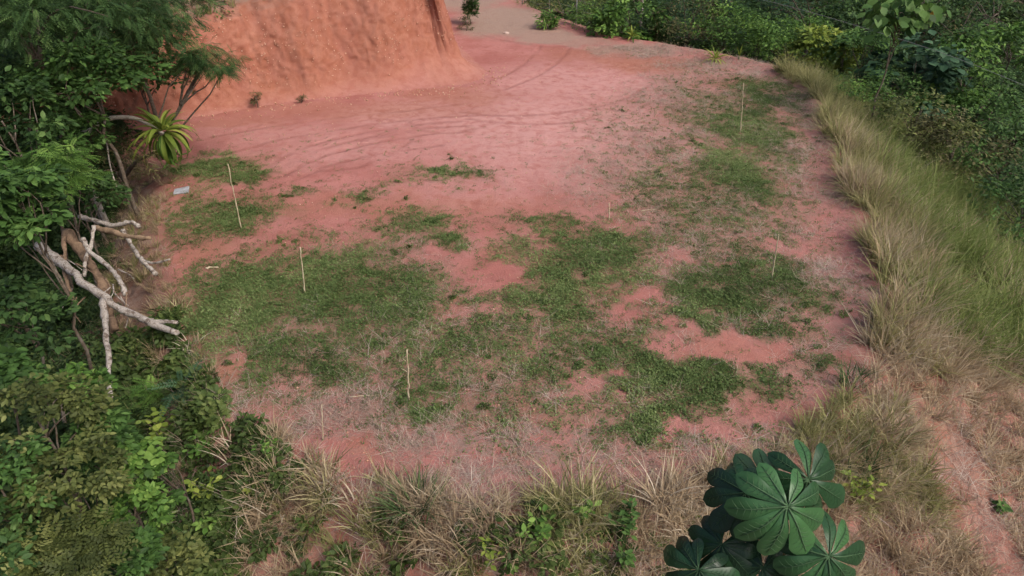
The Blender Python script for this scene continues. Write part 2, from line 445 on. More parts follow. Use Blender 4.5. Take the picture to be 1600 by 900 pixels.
def masks(x, y, z=None):
    d, s = edge_info(x, y); sh = np.shape(x); d = d.reshape(sh)
    bare = blob(x, y, BARE, .4)
    g = blob(x, y, [(a, b, c * 1.2, e * 1.2, min(1, f * 1.1)) for a, b, c, e, f in GREEN], .95)
    thin = blob(x, y, THIN, .55) * .72
    g = np.maximum(g, thin) * (1 - bare)
    g *= sstep(.1, .55, fbm(x * 2.3, y * 2.3, 51) * .6 + fbm(x * .8, y * .8, 53) * .4 + (g - .6) * .3)
    dr = blob(x, y, DRY) * (1 - .75 * bare)
    out = sstep(-.2, .5, d)
    left = sstep(-3.5, -5.5, x - (y - 9) * .2 * 0)
    dr = np.maximum(dr, out * .75)
    g = g * (1 - out)
    o = np.maximum(blob(x, y, ORANGE), out * .55)
    v = blob(x, y, GRAVEL, .35)
    br = sstep(2.0, 7.0, d) * np.where(x > 0, sstep(4, 9, d), 1)
    br = np.maximum(br, sstep(-.1, 1.2, d) * sstep(-5.0, -7.0, x) * .75)
    t = np.zeros(sh)
    for pts, dep in TRACKS: t = np.maximum(t, track_mask(x, y, pts) * .9)
    t *= sstep(.22, .6, fbm(x * .7, y * .7, 71)) * .85
    l = blob(x, y, PALE, .7)
    ma = np.stack([g, dr, o, v], -1); mb = np.stack([np.clip(t, 0, 1), l, np.zeros(sh), br], -1)
    return ma, mb

def axis(stops):
    out = [stops[0][0]]
    for (a, h0), (b, h1) in zip(stops[:-1], stops[1:]):
        x = a
        while x < b - 1e-6:
            h = h0 + (h1 - h0) * (x - a) / (b - a); x += h
            if x < b - h * .4: out.append(x)
        out.append(b)
    return np.array(out)

def grid_sheet(name, xs, ys, zoff=0.0, keep=None):
    X, Y = np.meshgrid(xs, ys)
    Z = terrain(X, Y) + zoff
    V = np.stack([X, Y, Z], -1).reshape(-1, 3)
    ma, mb = masks(X.ravel(), Y.ravel())
    nx = len(xs); i = np.arange(len(ys) - 1)[:, None] * nx; j = np.arange(nx - 1)[None]
    Fq = np.stack([i + j, i + j + 1, i + nx + j + 1, i + nx + j], -1).reshape(-1, 4)
    if keep is not None:
        c = V[Fq].mean(1); Fq = Fq[keep(c)]
        u, inv = np.unique(Fq, return_inverse=True); V = V[u]; ma = ma[u]; mb = mb[u]; Fq = inv.reshape(Fq.shape)
    return make_mesh(name, V, Fq, M_SOIL, True, None, {'ma': ma, 'mb': mb})

XS = axis([(-420, 60), (-60, 6), (-26, .6), (-13, .12), (-9, .085), (11, .085), (16, .15), (30, .8), (70, 6), (420, 60)])
YS = axis([(-150, 40), (-20, 4), (0, .6), (4, .12), (7, .075), (20, .095), (34, .14), (45, .3), (60, 1.5), (120, 10), (480, 70)])
link('ground', grid_sheet('ground', XS, YS), None, 'levelled pad of bare red earth with patchy grass and falling slopes', None, None, 'structure')

road_px = [(700, -10), (752, 55), (800, 66), (860, 74), (930, 70), (985, 74), (905, 50), (835, 22), (788, 2), (770, -10)]
RP = np.array([at(*p)[:2] for p in road_px])
def in_poly(c, poly):
    ins = np.zeros(len(c), bool); n = len(poly)
    for i in range(n):
        a = poly[i]; b = poly[(i + 1) % n]
        cc = (a[1] > c[:, 1]) != (b[1] > c[:, 1])
        xi = (b[0] - a[0]) * (c[:, 1] - a[1]) / (b[1] - a[1] + 1e-12) + a[0]
        ins ^= cc & (c[:, 0] < xi)
    return ins
link('road', grid_sheet('road', np.arange(-6, 8, .12), np.arange(36, 53, .12), .008, lambda c: in_poly(c, RP)), None,
     'grey gravel track running uphill past the red cut bank', None, None, 'structure')

# ------------------------------------------------------------------ cut bank at the back left
def build_bank():
    base = spline([(-30, 20), (-19, 24.2), (-14.4, 26.0), (-12.5, 26.9), (-10.4, 28.1), (-8, 29.1), (-5.5, 29.9), (-3.1, 30.6), (-1.7, 31.3), (-.95, 32.6), (-1.3, 34.6), (-2.9, 39), (-5.5, 46), (-8, 56), (-13, 70)], 60)
    base = np.array(base)
    seg = np.hypot(*np.diff(base, axis=0).T); s = np.concatenate([[0], np.cumsum(seg)])
    S = np.concatenate([np.arange(0, 8, .3), np.arange(8, 36, .075), np.arange(36, s[-1], .3)])
    bx = np.interp(S, s, base[:, 0]); by = np.interp(S, s, base[:, 1])
    tx = np.gradient(bx, S); ty = np.gradient(by, S); ln = np.hypot(tx, ty)
    k = 41; ker = np.ones(k) / k
    nxv = np.convolve(np.pad(-ty / ln, k // 2, 'edge'), ker, 'valid'); nyv = np.convolve(np.pad(tx / ln, k // 2, 'edge'), ker, 'valid')
    ln = np.hypot(nxv, nyv); nxv /= ln; nyv /= ln           # points into the hill
    hh = np.interp(bx, [-30, -14, -12, -9, -6, -3, -1], [3.2, 3.0, 3.1, 3.6, 4.6, 5.6, 6.0])
    lean = np.interp(bx, [-9, -4, -1.5], [.46, .40, .27]); lean = np.where(np.arange(len(S)) > np.argmax(bx), .27, lean)
    hh = np.where(np.arange(len(S)) > np.argmax(bx), 6.0, hh)
    talus = np.interp(bx, [-14, -8, -5, -2.2, -1], [.25, .35, .6, 1.15, .8]) * (.75 + .5 * vnoise(S * .6, S * 0, 3))
    rows = []
    prof = np.concatenate([np.linspace(0, 1, 10)[:-1] * .9999, np.linspace(1, 2, 62), 2 + np.array([.02, .05, .1, .2, .4, .8, 1.6, 3, 6, 12, 20])])
    for p in prof:
        if p < 1:
            z = talus * p ** 1.9; inn = talus * 2.0 * p
        elif p <= 2:
            q = p - 1; z = talus + (hh - talus) * q; inn = talus * 2.0 + (hh - talus) * lean * q
            inn = inn + .25 * q ** 6
        else:
            q = p - 2; inn = talus * 2.0 + (hh - talus) * lean + .25 + q * 1.0; z = hh + q * .22 + .05 + np.minimum(q, 1) * .15
        rows.append((inn, z))
    IN = np.array([r[0] for r in rows]); ZZ = np.array([r[1] for r in rows])
    SS = np.broadcast_to(S, IN.shape); face = ((prof > 1) & (prof <= 2.3))[:, None] * 1.0
    fr = np.clip((prof - 1.0) * 6, 0, 1)[:, None] * np.clip((2.6 - prof) * 3, 0, 1)[:, None]
    wob = SS + (fbm(SS * .8, ZZ * .9, 12) - .5) * .9 + ZZ * .18
    rill = sstep(.62, .86, vnoise(wob * 1.25, ZZ * .12, 21)) * .10 + sstep(.66, .85, vnoise(wob * 3.1, ZZ * .3, 23)) * .06
    IN = IN + fr * (rill + (fbm(SS * .5, ZZ * .5, 25) - .5) * .24 + (fbm(SS * 2.2, ZZ * 2.2, 27, 5) - .5) * .09 + (fbm(SS * 6.5, ZZ * 6.5, 29, 2) - .5) * .13 + (vnoise(wob * 7, ZZ * .5, 30) - .5) * .045)
    ZZ = ZZ + (fbm(SS * 1.6, IN * 1.6, 41) - .5) * .14 * np.clip(prof * 1.5, 0, 1)[:, None] + (prof > 2)[:, None] * (fbm(SS * .4, IN * .4, 43) - .5) * .7 * np.clip(prof - 2, 0, 1)[:, None]
    X = bx + nxv * IN; Y = by + nyv * IN
    g0 = terrain(bx, by)
    Z = ZZ + g0 - .03
    Z[0] -= .03
    n, mth = X.shape
    V = np.stack([X, Y, Z], -1).reshape(-1, 3)
    i = np.arange(n - 1)[:, None] * mth; j = np.arange(mth - 1)[None]
    Fq = np.stack([i + j, i + j + 1, i + mth + j + 1, i + mth + j], -1).reshape(-1, 4)
    top = np.clip(prof - 2, 0, .3)[:, None] / .3 * np.ones_like(X)
    dr = np.clip(top * .8 + (prof > 1.93)[:, None] * .3, 0, 1)
    o = np.clip(np.interp(prof, [0, .6, 1.25], [.3, .65, .95])[:, None] + (fbm(SS * 1.1, ZZ * 1.4, 47) - .5) * .4 - top * .6, 0, 1) * np.ones_like(X)
    t = fr * np.clip(rill * 3.0 + sstep(.66, .8, vnoise(wob * 4.5, ZZ * .25, 48)) * .5, 0, .8)
    pale = np.interp(prof, [0, .5, 1.2], [.3, .5, 0])[:, None] + 0 * X
    ma = np.stack([top * .35, dr, o, 0 * X], -1).reshape(-1, 4); mb = np.stack([t * .8, pale, 0 * X, 0 * X], -1).reshape(-1, 4)
    me = make_mesh('cut_bank', V, Fq, M_SOIL, True, None, {'ma': ma, 'mb': mb})
    link('cut_bank', me, None, 'steep orange red earth bank cut into the hillside', None, None, 'structure')
    return np.stack([X, Y, Z], -1), prof
BANKV, BANKP = build_bank()

# ------------------------------------------------------------------ scatter of uncountable cover (geometry nodes on points)
def blades(rng, n, h, spread, width, bend, segs=3, lean=.5, hj=.45):
    """a tuft of curved tapering blades"""
    a = rng.uniform(0, 2 * math.pi, n); r = spread * np.sqrt(rng.uniform(0, 1, n))
    base = np.stack([r * np.cos(a), r * np.sin(a), np.zeros(n)], -1)
    a2 = a + rng.normal(0, .9, n)
    dirh = np.stack([np.cos(a2), np.sin(a2), np.zeros(n)], -1)
    side = np.stack([-np.sin(a2), np.cos(a2), np.zeros(n)], -1)
    tw = rng.uniform(-1, 1, n)[:, None]; side = norm(side + dirh * tw * .8)
    L = h * (1 - hj * rng.uniform(0, 1, n)); ln = lean * rng.uniform(.1, 1, n); bd = bend * rng.uniform(.3, 1.3, n)
    V = np.zeros((n, 2 * segs + 1, 3))
    for k in range(segs + 1):
        t = k / segs
        c = base + dirh * (L * (ln * t + bd * t * t))[:, None] * .8 + np.array([0, 0, 1]) * (L * (t - .45 * bd * t * t - .25 * ln * t))[:, None]
        w = width * (1 - t ** 1.5)
        if k < segs: V[:, 2 * k] = c - side * w / 2; V[:, 2 * k + 1] = c + side * w / 2
        else: V[:, 2 * k] = c
    q = []
    for k in range(segs - 1): q.append([2 * k, 2 * k + 1, 2 * k + 3, 2 * k + 2])
    kk = 2 * segs + 1; off = (np.arange(n) * kk)[:, None, None]
    Q = (np.array(q)[None] + off).reshape(-1, 4) if q else np.zeros((0, 4), int)
    T = (np.array([[2 * segs - 2, 2 * segs - 1, 2 * segs]])[None] + off).reshape(-1, 3)
    tint = np.repeat(rng.uniform(0, 1, n), kk)
    return V.reshape(-1, 3), [f for f in (Q, T) if len(f)], tint

def proto_set(name, metas, mat):
    c = bpy.data.collections.new(name)
    for i, (v, f, t) in enumerate(metas):
        o = bpy.data.objects.new(f'{name}_{i:02d}', make_mesh(name, v, f, mat, True, {'tint': t}))
        c.objects.link(o)
    return c, len(metas)

GN = {}
REALIZE = ('straw_wisp',)
def gn_tree(coll):
    if coll.name in GN: return GN[coll.name]
    ng = bpy.data.node_groups.new('scatter_' + coll.name, 'GeometryNodeTree')
    ng.interface.new_socket('Geometry', in_out='INPUT', socket_type='NodeSocketGeometry')
    ng.interface.new_socket('Geometry', in_out='OUTPUT', socket_type='NodeSocketGeometry')
    N = ng.nodes; L = ng.links
    gi = N.new('NodeGroupInput'); go = N.new('NodeGroupOutput')
    ci = N.new('GeometryNodeCollectionInfo'); ci.inputs['Collection'].default_value = coll
    ci.inputs['Separate Children'].default_value = True; ci.inputs['Reset Children'].default_value = True
    ip = N.new('GeometryNodeInstanceOnPoints'); ip.inputs['Pick Instance'].default_value = True
    def na(nm, ty):
        n = N.new('GeometryNodeInputNamedAttribute'); n.data_type = ty; n.inputs['Name'].default_value = nm; return n.outputs['Attribute']
    er = N.new('FunctionNodeEulerToRotation')
    L.new(na('rot', 'FLOAT_VECTOR'), er.inputs[0])
    L.new(gi.outputs[0], ip.inputs['Points']); L.new(ci.outputs[0], ip.inputs['Instance'])
    L.new(na('pick', 'INT'), ip.inputs['Instance Index']); L.new(er.outputs[0], ip.inputs['Rotation']); L.new(na('size', 'FLOAT'), ip.inputs['Scale'])
    if coll.name in REALIZE:
        rz = N.new('GeometryNodeRealizeInstances'); L.new(ip.outputs[0], rz.inputs[0]); L.new(rz.outputs[0], go.inputs[0])
    else:
        L.new(ip.outputs[0], go.inputs[0])
    GN[coll.name] = ng
    return ng

def cover(name, label, cat, coll, pts, size, tone, tilt=.15, seed=0, face=None):
    c, nproto = coll
    rng = np.random.default_rng(seed); n = len(pts)
    me = bpy.data.meshes.new(name); me.vertices.add(n); me.vertices.foreach_set('co', np.asarray(pts, np.float32).ravel())
    rot = np.stack([rng.normal(0, tilt, n), rng.normal(0, tilt, n), rng.uniform(0, 6.283, n)], -1)
    if face is not None: rot[:, 0] += face[:, 0]; rot[:, 1] += face[:, 1]
    for nm, ty, key, val in (('rot', 'FLOAT_VECTOR', 'vector', rot), ('size', 'FLOAT', 'value', size), ('tone', 'FLOAT', 'value', tone)):
        a = me.attributes.new(nm, ty, 'POINT'); a.data.foreach_set(key, np.asarray(val, np.float32).ravel())
    a = me.attributes.new('pick', 'INT', 'POINT'); a.data.foreach_set('value', rng.integers(0, nproto, n).astype(np.int32))
    o = link(name, me, None, label, cat, None, 'stuff')
    md = o.modifiers.new('scatter', 'NODES'); md.node_group = gn_tree(c)
    return o

def sample(n, x0, x1, y0, y1, seed):
    r = np.random.default_rng(seed)
    return r.uniform(x0, x1, n), r.uniform(y0, y1, n), r

pr = np.random.default_rng(5)
def leaf_template(w=.26, n=3, fold=.16, droop=.12):
    """one leaf along +Y, unit length, n stations per half, folded along the midrib"""
    ys = np.linspace(0, 1, n + 2); wd = w * np.sin(np.pi * ys ** .85) ** .8
    V = []; Fq = []
    for i, (yy, ww) in enumerate(zip(ys, wd)):
        zc = -droop * yy * yy
        V += [(-ww, yy, zc + fold * ww), (0, yy, zc), (ww, yy, zc + fold * ww)]
    V = np.array(V)
    T = []
    for i in range(n + 1):
        a = 3 * i; b = a + 3
        if i == 0: T += [(a + 1, b + 1, b), (a + 1, b + 2, b + 1)]
        elif i == n: T += [(a, a + 1, b + 1), (a + 1, a + 2, b + 1)]
        else: T += [(a, a + 1, b + 1), (a, b + 1, b), (a + 1, a + 2, b + 2), (a + 1, b + 2, b + 1)]
    T = np.array(T); u, inv = np.unique(T, return_inverse=True)
    return V[u], inv.reshape(T.shape)

def turf(rng, n, h):
    v, f, t = blades(rng, n, h, .11, .010, .8, 2, .9)
    tv, tf = leaf_template(.34, 1); m = 5
    a = rng.uniform(0, 6.28, m)
    yd = np.stack([np.cos(a), np.sin(a), rng.uniform(.1, .6, m)], -1)
    p = np.stack([rng.normal(0, .05, m), rng.normal(0, .05, m), rng.uniform(.01, .04, m)], -1)
    v2, f2 = scatter(tv, tf, p, frames(yd, np.array([0, 0, 1.0]) + rng.normal(0, .3, (m, 3))), rng.uniform(.03, .06, m))
    V, Fs = merge([(v, f), (v2, f2)])
    return V, Fs, np.concatenate([t, np.repeat(rng.uniform(.3, 1, m), len(tv))])
P_TURF = proto_set('turf_tuft', [turf(pr, int(pr.integers(10, 22)), pr.uniform(.04, .095)) for _ in range(12)], M_TURF)
P_STRAW = proto_set('straw_wisp', [blades(pr, 9, .22, .12, .006, .5, 2, 3.2) for _ in range(8)], M_STRAW)
def tall(rng, n, width, bend, stalks):
    a = blades(rng, n, 1.0, .13, width, bend * rng.uniform(.5, 1.5), 4, rng.uniform(.3, .9), .6)
    b = blades(rng, stalks, 1.45, .08, width * .6, .35, 4, .45, .3)
    V, Fs = merge([(a[0], a[1]), (b[0], b[1])])
    return V, Fs, np.concatenate([a[2], .6 + .4 * b[2]])
P_DRY = proto_set('dry_tuft', [tall(pr, 24, .030, .7, 4) for _ in range(12)], M_DRY)
P_MIX = proto_set('mixed_tuft', [tall(pr, 24, .030, .75, 3) for _ in range(12)], M_MIXED)
P_GRN = proto_set('green_tuft', [tall(pr, 26, .032, .85, 3) for _ in range(12)], M_GREENGRASS)
P_NEAR = proto_set('near_tuft', [tall(pr, 15, .042, .85, 3) for _ in range(12)], M_DRY)
P_NEARMIX = proto_set('near_mixed_tuft', [tall(pr, 15, .042, .85, 3) for _ in range(12)], M_MIXED)

# short turf in the green patches
x, y, r = sample(400000, -12.5, 13.5, 7.4, 38, 101)
ma, mb = masks(x, y); dd, _ = edge_info(x, y)
dens = .76 * np.clip(ma[:, 0] * 1.1, 0, 1) ** 1.45 * (.45 + 1.0 * sstep(.3, .7, fbm(x * 1.7, y * 1.7, 57))) + .012 * (1 - ma[:, 3]) * (y < 26) + .07 * ma[:, 1]
keep = (r.uniform(0, 1, len(x)) < dens * np.interp(y, [8, 20, 36], [1, .8, .6])) & (dd < .1)
x = x[keep]; y = y[keep]; g = ma[keep, 0]; dr = ma[keep, 1]
tone = np.clip(fbm(x * .5, y * .5, 61) * 1.5 - .40 + .45 * blob(x, y, [(900, 405, 150, 60, 1), (350, 500, 110, 50, .7), (340, 262, 80, 20, .6), (650, 355, 80, 30, .8), (1170, 230, 70, 80, .8)]), 0, 1)
cover('lawn_grass', 'short patchy green grass growing over the red earth pad', 'grass', P_TURF, np.stack([x, y, terrain(x, y) - .01], -1), r.uniform(.6, 1.3, len(x)) * (.75 + .35 * g), tone, .3, 1)

# dead straw lying on the pad
x, y, r = sample(150000, -12.5, 13.5, 7.0, 38, 103)
ma, mb = masks(x, y); dd, _ = edge_info(x, y)
keep = (r.uniform(0, 1, len(x)) < np.clip(ma[:, 1], 0, 1) ** 1.4 * sstep(.33, .6, fbm(x * 1.4, y * 1.4, 63)) * (1 - .85 * np.clip(ma[:, 0] * 1.3, 0, 1))) & (dd < .2)
x = x[keep]; y = y[keep]
cover('dead_straw', 'pale dead straw lying thinly over the red earth pad', 'straw', P_STRAW, np.stack([x, y, terrain(x, y) + .005], -1), r.uniform(.5, 1.25, len(x)), r.uniform(0, 1, len(x)) * .6 + .4 * fbm(x, y, 65), .25, 2)

# tall grass along the right edge and down that slope
x, y, r = sample(90000, 4, 24, 5, 36, 105)
dd, _ = edge_info(x, y); dd += (fbm(x * .6, y * .6, 67) - .5) * 1.3
keep = (dd > -.05) & (dd < 1.75) & (x > 7.0) & (y > 11.8) & (y < 33) & (r.uniform(0, 1, len(x)) < .34 * sstep(.28, .55, fbm(x * 1.1, y * 1.1, 89)))
green = sstep(20, 28, y) * .7 + .36 + (fbm(x * .6, y * .6, 69) - .5) * 1.8 + sstep(1.2, 2.6, dd) * .3
kd = keep & (r.uniform(0, 1, len(x)) > green)
km = keep & ~kd
def grass(name, label, coll, k, h0, h1, seed, tone=None, tilt=.26):
    xx = x[k]; yy = y[k]; n = len(xx)
    tn = r.uniform(0, 1, n) * .5 + .5 * fbm(xx * .7, yy * .7, seed) if tone is None else tone
    cover(name, label, 'grass', coll, np.stack([xx, yy, terrain(xx, yy) - .04], -1), r.uniform(h0, h1, n), tn, tilt, seed)
grass('tall_dry_grass', 'tall straw coloured dry grass fringing the right edge of the pad', P_DRY, kd, .5, 1.2, 111)
grass('tall_fringe_grass', 'tall half green grass mixed into the fringe along the right pad edge', P_MIX, km, .5, 1.25, 112)
k = (dd > 1.0) & (dd < 6.5) & (y > 13) & (y < 33) & (r.uniform(0, 1, len(x)) < .17 * sstep(.3, .5, fbm(x * .8, y * .8, 87)))
grass('green_slope_grass', 'long green grass covering the slope below the dry fringe', P_GRN, k, .6, 1.5, 113)
k = (dd > .2) & (dd < 6.5) & (x > 6.0) & (y < 13.5) & (r.uniform(0, 1, len(x)) < .30 * sstep(.4, .6, fbm(x * .9, y * .9, 73)) * (1 - .75 * blob(x, y, [(1500, 600, 90, 60, .6), (1560, 660, 60, 40, .5)], .4)))
grass('sparse_dry_grass', 'thin reddish dry grass on bare earth of the lower right slope', P_NEAR, k, .3, .75, 114, None, .35)
k = (dd > 1.2) & (dd < 6.5) & (y > 12) & (y < 33) & (r.uniform(0, 1, len(x)) < .07 * sstep(.42, .62, fbm(x * .9, y * .9, 95)))
grass('straw_in_slope_grass', 'straw coloured stalks scattered through the green slope grass', P_DRY, k, .6, 1.3, 119)
# near slope
x, y, r = sample(26000, -8, 8, 2.5, 10.5, 107)
dd, _ = edge_info(x, y)
soilgap = blob(x, y, [(745, 880, 110, 55, 1.), (740, 960, 130, 60, 1.), (525, 930, 60, 40, .8), (525, 850, 55, 30, .9), (690, 880, 70, 35, .9), (400, 850, 30, 20, .7), (1000, 860, 40, 20, .6)], .3)
k0 = (dd > -.2) & (r.uniform(0, 1, len(x)) < .40 * sstep(.34, .58, fbm(x * 1.1, y * 1.1, 75)) * (1 - soilgap)) & (x > -4.6)
gr = fbm(x * .8, y * .8, 77) > .56
grass('near_dry_grass', 'tangled dry grass on the near slope below the pad', P_NEAR, k0 & ~gr, .25, .75, 115, None, .4)
grass('near_mixed_grass', 'half green grass on the near slope below the pad', P_NEARMIX, k0 & gr, .25, .75, 116, None, .35)

# ------------------------------------------------------------------ leaves, crowns and trees
def frond_template(pairs=7, w=.045, ll=.30, droop=.35):
    V = []; T = []
    def leaflet(b, d, L):
        d = d / np.linalg.norm(d); sd = np.cross(d, [0, 0, 1.0]); o = len(V)
        V.extend([b, b + d * L * .45 + sd * w, b + d * L * .45 - sd * w, b + d * L + np.array([0, 0, -.06 * L])])
        T.extend([(o, o + 2, o + 1), (o + 1, o + 2, o + 3)])
    for i in range(pairs):
        t = .12 + .85 * i / pairs
        b = np.array([0, t, -droop * t * t]); L = ll * (.55 + .45 * math.sin(math.pi * min(1, t * .9 + .1)))
        for sx in (-1, 1): leaflet(b, np.array([sx, .55, -.15]), L)
    leaflet(np.array([0, .95, -droop * .9]), np.array([0, 1.0, -.4]), ll * .8)
    return np.array(V), np.array(T)

LT = {'spray': frond_template(4, .085, .36, .3), 'plain': leaf_template(.24, 1), 'full': leaf_template(.27, 2), 'round': leaf_template(.40, 2, .1, .2), 'narrow': leaf_template(.13, 1, .2, .2),
      'frond': frond_template(), 'fine': frond_template(9, .030, .22, .3)}

def crown_arrays(seed, r, ncl, nleaf, leaf, tmpl, clr=.30, droop=.25, zmin=-.45, hollow=.5, jit=.55):
    rng = np.random.default_rng(seed); r = np.array(r, float)
    d = rand_dirs(rng, ncl, zmin)
    lump = .72 + .5 * fbm(d[:, 0] * 1.6 + 9 + seed, d[:, 1] * 1.6 + d[:, 2] * 2.1, seed)
    cc = d * r * (lump * rng.uniform(hollow, 1.0, ncl) ** .5)[:, None]
    size = clr * r.mean() * rng.uniform(.55, 1.35, ncl)
    k = np.repeat(np.arange(ncl), rng.poisson(nleaf, ncl) + 2)
    n = len(k)
    u = rand_dirs(rng, n, -.4)
    pos = cc[k] + u * np.array([1, 1, .72]) * (size[k] * rng.uniform(.35, 1.0, n) ** .6)[:, None]
    ydir = norm(u * np.array([1, 1, .35]) + d[k] * .35 * np.array([1, 1, .2]) + rng.normal(0, jit, (n, 3)) * np.array([1, 1, .5]) + np.array([0, 0, -droop]))
    up = norm(np.array([0, 0, 1.0]) + u * .45 + rng.normal(0, .38, (n, 3)))
    tv, tf = LT[tmpl]
    sc = leaf * rng.uniform(.6, 1.25, n)
    V, Fx = scatter(tv, tf, pos, frames(ydir, up), sc)
    tint = np.clip(.42 + (rng.uniform(0, 1, ncl) - .5)[k] * .75 + rng.normal(0, .17, n), 0, 1)
    return V, Fx, np.repeat(tint, len(tv)), cc

def limb_path(a, b, rng, n=7, sag=.12):
    t = np.linspace(0, 1, n)[:, None]; a = np.asarray(a, float); b = np.asarray(b, float)
    L = np.linalg.norm(b - a)
    p = a + (b - a) * t
    off = rng.normal(0, 1, 3) * L * .08
    return p + np.sin(t * math.pi) * (off + np.array([0, 0, L * sag])) + rng.normal(0, L * .012, (n, 3)) * np.sin(t * math.pi)

def trunk_mesh(name, base, centre, cc, r0, seed, mat, nlimb=8, bare=None):
    rng = np.random.default_rng(seed + 500)
    base = np.asarray(base, float); centre = np.asarray(centre, float)
    path = limb_path(base - [0, 0, .3], centre + [0, 0, .1], rng, 10, 0)
    parts = [tube(path, np.linspace(1, .4, 10) ** 1.2 * r0, 8, .06, seed)]
    pick = rng.choice(len(cc), min(nlimb, len(cc)), replace=False)
    for i in pick:
        s = path[rng.integers(5, 9)]; e = centre + cc[i] * .9
        lp = limb_path(s, e, rng, 7)
        parts.append(tube(lp, np.linspace(r0 * .38, r0 * .07, 7), 6, .05, seed + int(i)))
    v, f = merge(parts)
    return make_mesh(name, v, f, mat)

def tree(name, label, cat, px, py, depth, r, tmpl, leaf, mat, ncl, nleaf, seed, group=None, r0=None, base=None, lean=(0, 0), **kw):
    c = along(px, py, depth)
    bx, by = (c[0] + lean[0], c[1] + lean[1])
    b = np.array([bx, by, tz(bx, by)]) if base is None else np.asarray(base, float)
    root = empty(name, b, label, cat, group)
    V, Fx, tint, cc = crown_arrays(seed, r, ncl, nleaf, leaf, tmpl, **kw)
    me = make_mesh('crown', V + (c - b), Fx, M_L[mat], False, {'tint': tint})
    link('crown', me, root)
    r0 = r0 or .032 * max(r[0], r[2]) + .015
    link('trunk', trunk_mesh('trunk', (0, 0, 0), c - b, cc, r0, seed, M_BARK), root)
    return root

LG = 'trees crowding the left edge'
tree('forest_tree', 'large dark fine-leaved tree filling the top left corner', 'tree', 60, 30, 19, (3.6, 2.6, 2.2), 'frond', .34, 'dark', 110, 26, 1, LG, droop=.4, hollow=.1)
tree('forest_tree', 'dark fine-leaved tree hanging over the left end of the red bank', 'tree', 200, 45, 22, (2.7, 2.2, 1.9), 'frond', .34, 'dark', 100, 24, 2, LG, droop=.4, hollow=.1)
tree('forest_tree', 'slender tree with drooping feathery leaves spreading in front of the red bank', 'tree', 325, 98, 21.5, (.95, .9, .62), 'fine', .36, 'dark', 24, 26, 3, LG, droop=.5, hollow=.1, base=np.append(along(120, 160, 23)[:2], tz(*along(120, 160, 23)[:2])), r0=.09)
tree('forest_tree', 'leafy mid green tree between the dark corner tree and the strap-leaved plant', 'tree', 150, 130, 19, (1.9, 1.5, 1.0), 'full', .20, 'mid', 60, 40, 4, LG, hollow=.1)
tree('forest_tree', 'broad-leaved tree at the left border above the dead branches', 'tree', 35, 325, 13.5, (.95, .95, 1.0), 'full', .19, 'mid', 40, 40, 5, LG, hollow=.1)
tree('forest_tree', 'bushy small tree right of the broad-leaved border tree', 'tree', 85, 268, 16.5, (.95, .95, .7), 'frond', .30, 'bright', 30, 24, 6, LG, hollow=.1)
tree('forest_tree', 'dark understorey tree at the left border beside the dead trunk', 'tree', 15, 500, 13.5, (.95, .95, .8), 'full', .17, 'dark', 36, 36, 7, LG)
tree('forest_tree', 'dim tree in the gap at the left border below the corner tree', 'tree', 5, 195, 17, (1.3, 1.3, 1.1), 'full', .2, 'dark', 40, 34, 8, LG)
tree('shrub', 'grey green tangled shrub below the pale curved stem', 'shrub', 178, 262, 21.5, (1.3, 1.1, 1.2), 'narrow', .16, 'rust', 40, 46, 9, LG)
tree('forest_tree', 'thin-leaved tree crown against the top edge above the bank crest', 'tree', 330, 0, 30, (2.2, 2.0, .8), 'plain', .16, 'olive', 50, 40, 10, LG, base=along(330, 50, 31))
tree('forest_tree', 'shaded tree behind the top left corner tree', 'tree', 110, 60, 26, (4.2, 2.5, 3.0), 'plain', .24, 'dark', 110, 40, 11, LG, hollow=.1)
tree('forest_tree', 'dense dark tree standing before the left foot of the bank', 'tree', 215, 110, 25, (1.6, 1.6, 1.5), 'plain', .2, 'dark', 70, 44, 12, LG, hollow=.1)
tree('forest_tree', 'dark tree at the left border behind the dim gap', 'tree', 30, 150, 22, (2.4, 1.8, 1.8), 'plain', .22, 'dark', 80, 40, 13, LG, hollow=.1)
tree('forest_tree', 'leafy sapling leaning towards the arching pale stem', 'tree', 115, 215, 19.5, (1.0, .9, .9), 'full', .18, 'mid', 30, 36, 14, LG)
tree('forest_tree', 'dark low tree behind the smaller dead branch', 'tree', 135, 305, 19.5, (1.0, .9, .8), 'full', .16, 'dark', 36, 40, 15, LG)
SG = 'shrubs massed in the lower left corner'
